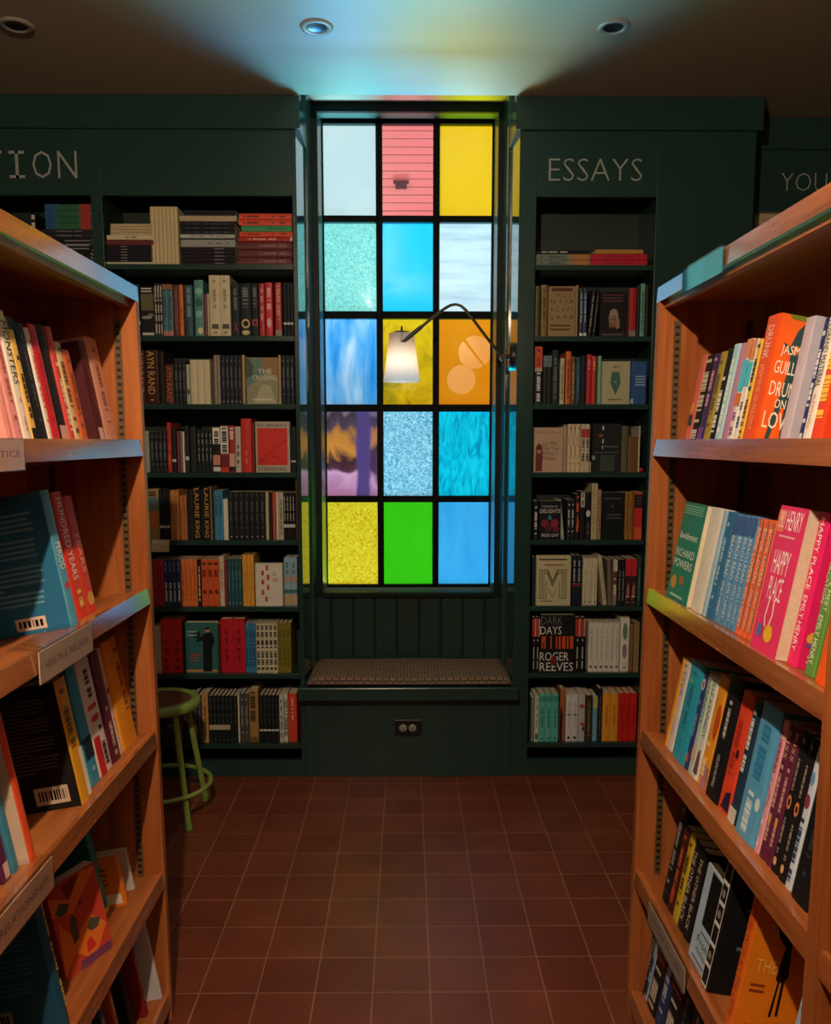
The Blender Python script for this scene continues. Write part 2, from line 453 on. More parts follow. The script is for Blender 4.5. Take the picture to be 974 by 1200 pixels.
PANES = [
    [('white', ['#c6c4c0', '#d0ccc4'], 'smooth', .975), ('pink', ['#f8706e', '#fa7a72'], 'smooth', .975), ('golden yellow', ['#f4ac16', '#fab41a'], 'smooth', .975)],
    [('pale teal', ['#68b2a6', '#84c6b8', '#9ad4c8'], 'hammer', .985), ('cyan', ['#20b8e0', '#2ac4ea'], 'smooth', .985), ('white wispy', ['#bcc2c6', '#d4d6d6', '#dedfdc'], 'band', .985)],
    [('streaky blue and white', ['#1c7cc8', '#3f9ade', '#86bce6', '#d0d8ea'], 'streak', .985), ('amber textured', ['#8f8a16', '#d89f10', '#ecb216', '#f0b818'], 'wisp', .985), ('orange', ['#ea7c10', '#f28a14'], 'smooth', .975)],
    [('mauve and smoky wispy', ['#b888a8', '#b888a8'], 'cloud', .985), ('pale blue hammered', ['#3f98bc', '#84c6de', '#c4ecfa'], 'hammer', .985), ('turquoise rippled', ['#058fb6', '#06c0dc', '#18d4ec'], 'ripple', .985)],
    [('yellow hammered', ['#cfa010', '#ecc420', '#f6d840'], 'hammer', .985), ('bright green', ['#36bc10', '#40c618'], 'smooth', .985), ('sky blue', ['#34a0dc', '#46aee4'], 'streak', .985)],
]
for r in range(5):
    for c in range(3):
        nm, cols, kd, th_ = PANES[r][c]
        x0, x1 = XS[c]; z0, z1 = ZS[r]
        pm = MB(); yy0, yy1 = 3.924, 3.930
        pm.quad([(x0, yy0, z0), (x1, yy0, z0), (x1, yy0, z1), (x0, yy0, z1)], 0)
        pm.quad([(x0, yy1, z0), (x0, yy1, z1), (x1, yy1, z1), (x1, yy1, z0)], 1)
        pm.quad([(x0, yy0, z0), (x0, yy1, z0), (x1, yy1, z0), (x1, yy0, z0)], 1); pm.quad([(x0, yy0, z1), (x1, yy0, z1), (x1, yy1, z1), (x0, yy1, z1)], 1)
        pm.quad([(x0, yy0, z0), (x0, yy0, z1), (x0, yy1, z1), (x0, yy1, z0)], 1); pm.quad([(x1, yy0, z0), (x1, yy1, z0), (x1, yy1, z1), (x1, yy0, z1)], 1)
        kw = {'scale': 85.0} if kd == 'hammer' else {}
        if nm == 'orange': kw['gloss_rough'] = 0.006
        if kd == 'hammer' : kw['lo'] = .3; kw['hi'] = .68
        part('pane', pm, [glass('art_glass_' + nm.replace(' ', '_'), cols, kd, th_, **kw), CLEAR], win, nm + ' glass pane')
# latch on the casing
lt = MB(); lt.box(-0.413, -0.405, 3.81, 3.83, 1.02, 1.09, bev=0.002); lt.tube([(-0.409, 3.80, 1.055), (-0.409, 3.815, 1.055)], 0.006)
part('window_latch', lt, BRONZE, win)

# clapboard house across the yard, seen through the clear pink pane
hs = thing('neighbouring_house', (0.0, 8.0, 0.0), 'clapboard house wall across the yard seen through the pink window pane', 'house')
sd = MB()
sd.box(-1.6, 1.7, 8.0, 8.3, 0.0, 5.6)
part('rendered_wall', sd, paint('#f0f0ee', 0.7, 0.03), hs)
sd = MB()
for k in range(31):
    z = 3.437 + 0.069*k
    sd.box(-0.27, 0.30, 7.975, 7.99, z, z + 0.062)
part('clapboard', sd, paint('#f2efe9', 0.7, 0.05), hs)
part('lap_shadow_sheet', bx(-0.27, 0.30, 7.990, 7.9995, 3.43, 5.57), paint('#4d3f3d', 0.8), hs)  # dark sheet standing in for the shadow under each lapped board
vt = MB(); vt.box(-0.12, 0.02, 7.93, 7.974, 3.735, 3.755); vt.box(-0.10, 0.0, 7.95, 7.974, 3.69, 3.735)
part('wall_vent', vt, paint('#3b3440', 0.5), hs)

# ------------------------------------------------------------------ recessed ceiling lights (switched off)
for u, v, lb in ((371, 31, 'round recessed ceiling light before the coloured window, switched off'),
                 (719, 31, 'round recessed ceiling light above the essays bookcase, switched off'),
                 (19, 29, 'round recessed ceiling light above the fiction bookcase, switched off')):
    d = ray(u, v); tt = (CEIL - EYE)/d[2]; cx, cy = tt*d[0], tt*d[1]
    th_ = thing('ceiling_downlight', (cx, cy, CEIL), lb, 'ceiling light', 'recessed ceiling lights')
    m = MB(); m.lathe([(0.030, CEIL - 0.0005), (0.0335, CEIL - 0.004), (0.040, CEIL - 0.008), (0.051, CEIL - 0.006), (0.055, CEIL - 0.0005)], cx, cy, 40)
    part('trim_ring', m, paint('#8f8a80', 0.4, 0.03), th_)
    m = MB(); m.lathe([(0.032, CEIL - 0.004), (0.024, CEIL - 0.0015), (0.0001, CEIL - 0.001)], cx, cy, 32)
    part('lamp_recess', m, paint('#141414', 0.3, 0.05), th_)

# globe pendants over the aisle, the room's lamps (behind the viewer, mirrored in the orange pane)
def emit(name, color, s):
    m = bpy.data.materials.new(name); m.use_nodes = True
    p = m.node_tree.nodes['Principled BSDF']
    p.inputs['Base Color'].default_value = (0.8, 0.75, 0.65, 1); p.inputs['Emission Color'].default_value = color; p.inputs['Emission Strength'].default_value = s
    return m
GLOBE = emit('opal_globe', (1.0, 0.80, 0.58, 1), 3.5)
for (gx, gy, gz, gr), lb in (((0.63, -0.16, 2.25, 0.15), 'opal globe pendant lamp hanging nearest the oak horror display case'), ((0.57, -1.16, 2.07, 0.15), 'lower opal globe pendant lamp hanging far behind the oak cases')):
    th_ = thing('globe_pendant', (gx, gy, gz), lb, 'pendant lamp', 'globe pendants')
    m = MB(); m.lathe([(gr*math.sin(PI*i/20) + 1e-4, gz - gr*math.cos(PI*i/20)) for i in range(21)], gx, gy, 32)
    part('globe', m, GLOBE, th_)
    m = MB(); m.tube([(gx, gy, gz + gr - 0.003), (gx, gy, CEIL - 0.02)], 0.004); m.lathe([(0.02, gz + gr - 0.004), (0.02, gz + gr + 0.05), (0.004, gz + gr + 0.055)], gx, gy, 16); m.lathe([(0.001, CEIL - 0.025), (0.05, CEIL - 0.02), (0.05, CEIL - 0.001)], gx, gy, 20)
    part('cord', m, BLACK_METAL, th_)
# the aisle lamp that throws the sharp shelf shadows
lx, ly, lz = LAMP_POS
th_ = thing('aisle_lamp', LAMP_POS, 'small bare lamp hanging on a cord over the aisle between the oak cases', 'pendant lamp')
m = MB(); m.tube([(lx, ly, lz + 0.09), (lx, ly, CEIL - 0.02)], 0.004); m.lathe([(0.001, lz + 0.05), (0.022, lz + 0.05), (0.022, lz + 0.10), (0.004, lz + 0.105)], lx, ly, 16); m.lathe([(0.001, CEIL - 0.025), (0.05, CEIL - 0.02), (0.05, CEIL - 0.001)], lx, ly, 20)
part('cord', m, BLACK_METAL, th_)
light('aisle_lamp_light', 'POINT', LAMP_POS, LAMP_W, (1.0, 0.76, 0.52), shadow_soft_size=0.022).parent = None

# ------------------------------------------------------------------ built-in bookcases
ZSH = [2.132, 1.852, 1.580, 1.302, 1.021, 0.740, 0.450, 0.142]   # shelf tops
DEP = 0.255
def bookcase(name, label, x0, x1, openings, yf, sign, crown_over, zopen=(0.072, 2.392), rows=ZSH):
    th_ = thing(name, ((x0 + x1)/2, yf + 0.12, 0.0), label, 'bookcase', 'built-in bookcases')
    f = MB()
    xs = [x0] + [v for o in openings for v in o] + [x1]
    for i in range(0, len(xs), 2): f.box(xs[i], xs[i+1], yf, yf + 0.022, 0.045, 2.64, bev=0.0015)
    for a, b in openings:
        f.box(a, b, yf, yf + 0.022, 0.045, zopen[0]); f.box(a, b, yf, yf + 0.022, zopen[1], 2.64)
    part('face_frame', f, GREEN, th_)
    f = MB()
    for a, b in openings:
        f.box(a - 0.016, a - 0.0005, yf + 0.022, yf + DEP, 0.046, 2.6); f.box(b + 0.0005, b + 0.016, yf + 0.022, yf + DEP, 0.046, 2.6)
    f.box(x0, x0 + 0.018, yf + 0.022, yf + DEP, 0.046, 2.6)
    if x1 - openings[-1][1] > 0.036: f.box(x1 - 0.018, x1, yf + 0.022, yf + DEP, 0.046, 2.6)
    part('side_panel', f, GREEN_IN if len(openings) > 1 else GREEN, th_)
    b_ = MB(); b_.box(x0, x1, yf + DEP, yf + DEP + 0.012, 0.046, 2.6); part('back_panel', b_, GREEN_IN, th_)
    for a, b in openings:
        for z in rows:
            part('shelf', bx(a + 0.001, b - 0.001, yf + 0.006, yf + DEP - 0.001, z - 0.021, z, bev=0.0015), GREEN, th_)
    c = MB(); c.box(x0 - crown_over[0], x1 + crown_over[1], yf - 0.014, yf + 0.21, 2.64, CEIL - 0.001, bev=0.002); part('crown', c, GREEN, th_)
    c = MB(); c.box(x0, x1, yf - 0.003, yf + 0.02, 0.0, 0.046, bev=0.0015); part('base_board', c, GREEN, th_)
    s = MB()
    for text, u0, u1, vt, vb, yy in sign:
        ax, az = at_y(u0, vb, yy); bx_, bz = at_y(u1, vt, yy)
        put_text(s, text, (ax, yf - 0.0012, az), (1, 0, 0), (0, 0, 1), bx_ - ax, bz - az, thin=0.018)
    part('sign_lettering', s, LETTER, th_)
    return th_
OPL = (-1.203, -0.453); OPN = (-2.0, -1.247); OPR = (0.515, 0.992)
fic = bookcase('built_in_bookcase', 'wide dark green fiction bookcase built into the wall, full of books', -2.38, NL, [OPN, OPL], YF, [], (0.0, 0.019))
# FICTION in monospaced capitals, the I with slabs
sgn = MB(); lw = 0.082; pitch = 0.0985
ax, az = at_y(92, 209, YF); _, bz = at_y(92, 177, YF)
for i, ch in enumerate('FICTION'[::-1]):
    xr = ax - i*pitch
    if ch == 'I':
        xc = xr - lw/2; h = bz - az
        sgn.box(xc - 0.006, xc + 0.006, YF - 0.0015, YF - 0.0002, az, bz)
        sgn.box(xc - 0.03, xc + 0.03, YF - 0.0015, YF - 0.0002, az, az + 0.011); sgn.box(xc - 0.03, xc + 0.03, YF - 0.0015, YF - 0.0002, bz - 0.011, bz)
    else:
        wd = lw*(0.92 if ch != 'T' else 1.0)
        put_text(sgn, ch, (xr - lw + (lw - wd)/2, YF - 0.0012, az), (1, 0, 0), (0, 0, 1), wd, bz - az, thin=0.012)
for ch in list(fic.children):
    if ch.name.startswith('sign_lettering'): bpy.data.objects.remove(ch)
part('sign_lettering', sgn, LETTER, fic, 'pale FICTION lettering')
bookcase('built_in_bookcase', 'narrow dark green essays bookcase built in beside the coloured window', NR, 1.38, [OPR], YF, [('ESSAYS', 643, 753, 186, 212, YF)], (0.019, 0.02))
bookcase('built_in_bookcase', 'dark green bookcase set farther back beyond the oak horror case', 1.40, 2.66, [(1.47, 2.6)], 3.70, [('YOUNG', 915, 1010, 203, 224, 3.70)], (0.0, 0.0))

# ------------------------------------------------------------------ window bench, cushion, outlet
bn = thing('window_bench', (0.005, 3.65, 0.0), 'dark green bench built in under the coloured window', 'bench')
s = MB(); s.box(NL + 0.001, NR - 0.001, 3.46, 3.829, 0.352, 0.408, bev=0.002); s.box(-0.457, 0.466, 3.425, 3.486, 0.352, 0.408, bev=0.004)
part('seat_board', s, GREEN, bn)
part('front_panel', bx(NL + 0.001, NR - 0.001, 3.489, 3.508, 0.046, 0.3515), GREEN, bn)
part('base_board', bx(NL + 0.001, NR - 0.001, 3.482, 3.508, 0.0, 0.0455, bev=0.0015), GREEN, bn)
def cushion_mat():
    m, nt, p = new_mat('woven_cushion')
    tc = nt.nodes.new('ShaderNodeTexCoord'); mp = nt.nodes.new('ShaderNodeMapping'); nt.links.new(tc.outputs['Object'], mp.inputs[0])
    mp.inputs['Scale'].default_value = (1, 1, 1)
    w = nt.nodes.new('ShaderNodeTexBrick'); w.offset = 0.5
    w.inputs['Scale'].default_value = 1; w.inputs['Brick Width'].default_value = 0.030; w.inputs['Row Height'].default_value = 0.021
    w.inputs['Mortar Size'].default_value = 0.0042; w.inputs['Mortar Smooth'].default_value = 0.6
    w.inputs['Color1'].default_value = lin('#8a6c56'); w.inputs['Color2'].default_value = lin('#7c5d49'); w.inputs['Mortar'].default_value = lin('#3a2d28')
    nt.links.new(mp.outputs[0], w.inputs['Vector']); nt.links.new(w.outputs['Color'], p.inputs['Base Color'])
    n = nt.nodes.new('ShaderNodeTexNoise'); n.inputs['Scale'].default_value = 400; nt.links.new(tc.outputs['Object'], n.inputs['Vector'])
    b = nt.nodes.new('ShaderNodeBump'); b.inputs['Strength'].default_value = 0.4; b.inputs['Distance'].default_value = 0.002
    nt.links.new(n.outputs['Fac'], b.inputs['Height']); nt.links.new(b.outputs[0], p.inputs['Normal'])
    p.inputs['Roughness'].default_value = 0.9
    return m
cu = thing('bench_cushion', (0.015, 3.6, 0.408), 'flat brown woven seat cushion lying on the window bench', 'cushion')
CM = cushion_mat()
c = MB()
nx, ny = 36, 14; cx0, cx1, cy0, cy1, cz0, cz1 = -0.418, 0.440, 3.44, 3.815, 0.4085, 0.440
def cpt(i, j, top):
    a = i/nx; b = j/ny
    e = min(a, 1-a)*2*0.86/0.06; e2 = min(b, 1-b)*2*0.375/0.06
    k = min(1.0, e)*min(1.0, e2); k = math.sin(k*PI/2)
    zm = (cz0 + cz1)/2 - 0.004
    z = zm + (cz1 - zm + 0.0025*math.sin(9*a)*math.sin(5*b + 1))*k if top else zm - (zm - cz0)*min(1, k*1.6)
    return (cx0 + (cx1-cx0)*a, cy0 + (cy1-cy0)*b, z)
for top in (True, False):
    vs = [cpt(i, j, top) for j in range(ny+1) for i in range(nx+1)]
    fs = [(j*(nx+1)+i, j*(nx+1)+i+1, (j+1)*(nx+1)+i+1, (j+1)*(nx+1)+i) for j in range(ny) for i in range(nx)]
    if not top: fs = [q[::-1] for q in fs]
    c.raw(vs, fs, 0, True)
part('cushion_body', c, CM, cu)
zz = (cz0 + cz1)/2 - 0.004
pp = MB(); pp.tube([(cx0, cy0, zz), (cx1, cy0, zz), (cx1, cy1, zz), (cx0, cy1, zz)], 0.004, 8, closed=True)
part('piping', pp, paint('#5d4b3e', 0.9), cu)
ou = thing('wall_outlet', (0.003, 3.489, 0.214), 'black double power outlet on the front of the window bench', 'power outlet')
part('cover_plate', bx(-0.054, 0.060, 3.484, 3.4888, 0.178, 0.250, bev=0.002), paint('#0f1413', 0.3), ou)
for xc in (-0.018, 0.022):
    m = MB(); m.lathe([(0.0001, 0), (0.0155, 0), (0.0165, -0.002)], 0, 0, 24)
    m.v = [(xc + a, 3.4835 - c_*1.0 - 0.0015, 0.214 + b) for a, b, c_ in m.v]
    part('receptacle', m, paint('#8d938e', 0.4), ou)
    m = MB()
    for dx in (-0.005, 0.005): m.box(xc + dx - 0.0012, xc + dx + 0.0012, 3.4805, 3.4818, 0.214, 0.223)
    m.box(xc - 0.002, xc + 0.002, 3.4805, 3.4818, 0.204, 0.208)
    part('socket_slot', m, flat('#0a0a0a'), ou)

# ------------------------------------------------------------------ swing-arm wall lamp in the niche
sc_ = thing('swing_arm_lamp', (0.447, 3.60, 1.78), 'brass swing arm wall lamp with lit white cone shade before the window', 'wall lamp')
m = MB()
def disc_x(mb, x0, x1, y, z, r, seg=32):
    vs = []; prof = [(1e-4, x0), (r*0.93, x0), (r, x0 + 0.003), (r, x1)]
    n = len(prof)
    for k in range(seg):
        a = 2*PI*k/seg
        vs += [(x, y + q*math.cos(a), z + q*math.sin(a)) for q, x in prof]
    fs = [(k*n+i, ((k+1) % seg)*n+i, ((k+1) % seg)*n+i+1, k*n+i+1) for k in range(seg) for i in range(n-1)]
    mb.raw(vs, fs, 0, True)
disc_x(m, 0.425, 0.4465, 3.60, 1.781, 0.058)
part('wall_plate', m.recalc(), BRONZE, sc_)
LY = 3.60
m = MB(); m.tube([(0.426, LY, 1.781), (0.398, LY, 1.777)], 0.011, 12); m.tube([(0.400, LY - 0.012, 1.777), (0.400, LY + 0.012, 1.777)], 0.013, 12); m.tube([(0.40, LY, 1.765), (0.402, LY, 1.745)], 0.005, 8)
part('swivel_joint', m, BRONZE, sc_)
pts = [(0.398, 1.780), (0.355, 1.832), (0.31, 1.888), (0.27, 1.940), (0.245, 1.970), (0.225, 1.987), (0.203, 1.993), (0.180, 1.989), (0.155, 1.975), (0.12, 1.950), (0.085, 1.922), (0.05, 1.893)]
m = MB(); m.tube([(a, LY, b) for a, b in pts], 0.0062, 12)
part('arm', m, BRONZE, sc_)
m = MB(); m.tube([(0.062, LY, 1.903), (0.028, LY - 0.002, 1.876), (-0.012, LY - 0.004, 1.843)], [0.009, 0.0095, 0.0075], 12)
part('arm_grip', m, paint('#1e1a18', 0.4), sc_)
SHX, SHY = -0.022, LY + 0.075
m = MB(); m.lathe([(0.052, 1.884), (0.0625, 1.80), (0.0735, 1.72), (0.079, 1.682)], SHX, SHY, 48)
shm = bpy.data.materials.new('opal_shade'); shm.use_nodes = True
_nt = shm.node_tree; _nt.nodes.remove(_nt.nodes['Principled BSDF'])
_a = _nt.nodes.new('ShaderNodeBsdfTranslucent'); _a.inputs[0].default_value = (0.17, 0.14, 0.115, 1)
_d = _nt.nodes.new('ShaderNodeBsdfDiffuse'); _d.inputs[0].default_value = (0.3, 0.28, 0.25, 1)
_x = _nt.nodes.new('ShaderNodeMixShader'); _x.inputs[0].default_value = 0.45
_nt.links.new(_a.outputs[0], _x.inputs[1]); _nt.links.new(_d.outputs[0], _x.inputs[2]); _nt.links.new(_x.outputs[0], _nt.nodes['Material Output'].inputs[0])
part('lamp_shade', m, shm, sc_)
m = MB(); m.lathe([(1e-4, 1.893), (0.030, 1.892), (0.033, 1.886), (0.033, 1.882), (1e-4, 1.881)], SHX, SHY, 24); m.tube([(SHX, SHY, 1.89), (SHX, SHY, 1.916)], [0.006, 0.003], 10)
m.tube([(SHX - 0.031, SHY, 1.885), (SHX - 0.055, SHY, 1.8835)], 0.002, 6); m.tube([(SHX + 0.031, SHY, 1.885), (SHX + 0.055, SHY, 1.8835)], 0.002, 6)
m.tube([(SHX, SHY, 1.86), (SHX, SHY, 1.885)], 0.012, 10); m.tube([(-0.012, LY - 0.004, 1.843), (SHX, SHY - 0.058, 1.845)], 0.004, 8); m.tube([(SHX, SHY - 0.06, 1.845), (SHX, SHY, 1.865)], 0.003, 6)
part('shade_cap', m, BRONZE, sc_)
light('sconce_bulb', 'POINT', (SHX, SHY, 1.765), 2.6, (1.0, 0.74, 0.50), shadow_soft_size=0.022)

# ------------------------------------------------------------------ green metal stool
SX, SY, SZ = -0.942, 3.12, 0.462
GM = paint('#7f9448', 0.35, 0.12, 20)
st = thing('metal_stool', (SX, SY, 0.0), 'green metal stool with round brown seat behind the oak relationships case', 'stool')
m = MB(); m.lathe([(0.118, SZ - 0.004), (0.124, SZ), (0.140, SZ + 0.001), (0.150, SZ - 0.004), (0.154, SZ - 0.016), (0.152, SZ - 0.030), (0.146, SZ - 0.034), (0.118, SZ - 0.030)], SX, SY, 48, close=True)
part('seat_rim', m, GM, st)
m = MB(); m.lathe([(1e-4, SZ - 0.003), (0.10, SZ - 0.003), (0.1175, SZ - 0.005), (0.1175, SZ - 0.02), (1e-4, SZ - 0.02)], SX, SY, 40)
part('seat', m, paint('#5d3326', 0.5, 0.2, 25), st)
for k in range(4):
    a = PI/4 + k*PI/2; ca, sa = math.cos(a), math.sin(a)
    m = MB(); m.tube([(SX + 0.112*ca, SY + 0.112*sa, SZ - 0.028), (SX + 0.1835*ca, SY + 0.1835*sa, 0.02)], 0.0115, 12)
    lg = part('leg', m, GM, st)
    m = MB(); m.tube([(SX + 0.1832*ca, SY + 0.1832*sa, 0.022), (SX + 0.1865*ca, SY + 0.1865*sa, 0.0)], 0.0145, 12)
    part('rubber_foot', m, paint('#5f8c45', 0.6), lg)
m = MB(); m.tube([(SX + 0.182*math.cos(2*PI*k/48), SY + 0.182*math.sin(2*PI*k/48), 0.125) for k in range(48)], 0.009, 10, closed=True)
part('foot_ring', m, GM, st)

# ------------------------------------------------------------------ books
MESHES = {}
def pick(c):
    if not isinstance(c, str): return c
    l = lin(c)
    if max(l[:3]) < 0.045: return paint(c, 0.5, 0.10, 45.0, 0.12)     # matt dark cloth and board
    return paint(c, 0.45, 0.10, 45.0, 0.25)
def cover_mesh(t, h, w, spine, cov):
    key = ('cover', round(t, 4), round(h, 4), round(w, 3), spine, cov)
    if key in MESHES: return MESHES[key]
    b = min(0.0022, t*0.16); e = min(0.0028, t*0.22)
    out = [(0, w), (0, e), (t*0.12, e*0.35), (t*0.5, 0), (t*0.88, e*0.35), (t, e), (t, w)]
    inn = [(t - b, w), (t - b, e + b), (t*0.5, b + 0.0005), (b, e + b), (b, w)]
    m = MB()
    pts = out + inn; n = len(pts)
    m.raw([(x, y, 0) for x, y in pts] + [(x, y, h) for x, y in pts], [(i, (i+1) % n, n + (i+1) % n, n + i) for i in range(n)])
    m.m = [0 if 1 <= i <= 4 else 1 for i in range(n)]
    # caps as quads between outer and inner outline
    k = len(m.v); del k
    o = [0, 1, 2, 3, 4, 5, 6]; i_ = [11, 10, 10, 9, 8, 8, 7]
    for zoff in (0, n):
        for a in range(6):
            q = [o[a] + zoff, o[a+1] + zoff, i_[a+1] + zoff, i_[a] + zoff]
            q = [v for j, v in enumerate(q) if v not in q[:j]]
            m.f.append(tuple(q)); m.m.append(1); m.s.append(False)
    m.recalc()
    me = m.mesh('book_cover', [pick(spine), pick(cov)])
    MESHES[key] = me
    return me
def pages_mesh(t, h, w, hard):
    key = ('pages', round(t, 4), round(h, 4), round(w, 3), hard)
    if key in MESHES: return MESHES[key]
    b = min(0.0022, t*0.16) + 0.0002; e = min(0.0028, t*0.22) + b
    i = 0.0035 if hard else 0.0006
    m = MB(); m.box(b, t - b, e, w - i, i, h - i)
    me = m.mesh('pages', PAGES); MESHES[key] = me
    return me
def deco_meshes(t, h, w, deco):
    """printed lettering and pictures, one mesh per colour; rectangles as fractions of the face they are on.
    faces: 's' spine (x across, z up), 'n' the board at x = t (y from spine), 'p' the board at x = 0"""
    key = ('deco', round(t, 4), round(h, 4), round(w, 3), repr(deco))
    if key in MESHES: return MESHES[key]
    groups = {}
    lay = {}
    for d in deco:
        nm, face, col = d[0], d[1], d[2]
        k = (nm, col)
        mb = groups.setdefault(k, MB())
        lay[face] = lay.get(face, 0) + 1
        g = 0.00025 + 0.00006*lay[face]
        if face == 's':
            O, X, Z, W, Hh = Vector((0, -g, 0)), Vector((1, 0, 0)), Vector((0, 0, 1)), t, h
        elif face == 'n':
            O, X, Z, W, Hh = Vector((t + g, 0, 0)), Vector((0, 1, 0)), Vector((0, 0, 1)), w, h
        else:
            O, X, Z, W, Hh = Vector((-g, w, 0)), Vector((0, -1, 0)), Vector((0, 0, 1)), w, h
        kind = d[3]
        if kind == 'rect':
            x0, z0, x1, z1 = d[4]
            mb.quad([O + X*W*x0 + Z*Hh*z0, O + X*W*x1 + Z*Hh*z0, O + X*W*x1 + Z*Hh*z1, O + X*W*x0 + Z*Hh*z1])
        elif kind == 'poly':
            mb.quad([O + X*W*a + Z*Hh*b for a, b in d[4]])
        elif kind == 'oval':
            cx, cz, rx, rz = d[4]
            mb.quad([O + X*W*(cx + rx*math.cos(2*PI*i/20)) + Z*Hh*(cz + rz*math.sin(2*PI*i/20)) for i in range(20)])
        elif kind == 'line':
            wd = d[5]; P = [O + X*W*a + Z*Hh*b for a, b in d[4]]; nv = X.cross(Z)
            for a, b in zip(P[:-1], P[1:]):
                dd = (b - a).normalized(); s = nv.cross(dd)*wd*0.5
                mb.quad([a - s - dd*wd*.4, b - s + dd*wd*.4, b + s + dd*wd*.4, a + s - dd*wd*.4])
        elif kind == 'text':        # upright lettering
            x0, z0, x1, z1 = d[4]
            put_text(mb, d[5], O + X*W*x0 + Z*Hh*z0, X, Z, W*(x1-x0), Hh*(z1-z0), 0, len(d) > 6)
        elif kind == 'down':        # lettering that runs down the spine
            x0, z0, x1, z1 = d[4]
            put_text(mb, d[5], O + X*W*x0 + Z*Hh*z1, -Z, X, Hh*(z1-z0), W*(x1-x0))
        elif kind == 'dash':        # small lettering too fine to read
            x0, z0, x1, z1 = d[4]; rnd = random.Random(d[5]); z = z1
            while z > z0:
                l = rnd.uniform(0.012, 0.05)*1.0
                zz = max(z0, z - l)
                if rnd.random() < 0.8: mb.quad([O + X*W*x0 + Z*Hh*zz, O + X*W*x1 + Z*Hh*zz, O + X*W*x1 + Z*Hh*z, O + X*W*x0 + Z*Hh*z])
                z = zz - 0.008
        elif kind == 'lines':       # lines of small type across a cover
            x0, z0, x1, z1 = d[4]; n = d[5]; rnd = random.Random(n)
            for i in range(n):
                zc = z1 - (z1-z0)*(i + .5)/n; hh = (z1-z0)/n*0.22; xe = x1 - (x1-x0)*(rnd.random()*0.12 if i % 5 != 4 else .55)
                mb.quad([O + X*W*x0 + Z*Hh*(zc-hh), O + X*W*xe + Z*Hh*(zc-hh), O + X*W*xe + Z*Hh*(zc+hh), O + X*W*x0 + Z*Hh*(zc+hh)])
        elif kind == 'bars':        # bar code
            x0, z0, x1, z1 = d[4]; rnd = random.Random(5); x = x0
            while x < x1:
                l = rnd.uniform(.008, .03); 
                mb.quad([O + X*W*x + Z*Hh*z0, O + X*W*min(x1, x+l) + Z*Hh*z0, O + X*W*min(x1, x+l) + Z*Hh*z1, O + X*W*x + Z*Hh*z1])
                x += l + rnd.uniform(.008, .02)
    out = []
    for (nm, col), mb in groups.items():
        if mb.v: out.append((nm, mb.mesh(nm, pick(col))))
    MESHES[key] = out
    return out
N_BOOKS = [0]; BOOKS = []; AREA = {}
LABELS = {}
def book(M, t, h, w, cov, label, group, spine=None, hard=False, deco=(), name='book', cat='book'):
    spine = spine or cov
    o = bpy.data.objects.new(name, cover_mesh(t, h, w, spine, cov)); COL.objects.link(o)
    o.matrix_world = M
    BOOKS.append(o); AREA[o.name] = 1e9
    tag(o, label, cat, group)
    p = bpy.data.objects.new('pages', pages_mesh(t, h, w, hard)); COL.objects.link(p); p.parent = o
    for nm, me in deco_meshes(t, h, w, list(deco)):
        c = bpy.data.objects.new(nm, me); COL.objects.link(c); c.parent = o
    LABELS.setdefault(label, []).append(o.name)
    N_BOOKS[0] += 1
    return o
def frame(org, ex, ey, ez):
    ex, ey, ez = Vector(ex), Vector(ey), Vector(ez)
    return Matrix(((ex.x, ey.x, ez.x, org[0]), (ex.y, ey.y, ez.y, org[1]), (ex.z, ey.z, ez.z, org[2]), (0, 0, 0, 1)))
ORD = ['zeroth', 'first', 'second', 'third', 'fourth', 'fifth', 'sixth', 'seventh', 'eighth', 'ninth', 'tenth']
NUM = ['no', 'one', 'two', 'three', 'four', 'five', 'six', 'seven', 'eight', 'nine', 'ten']

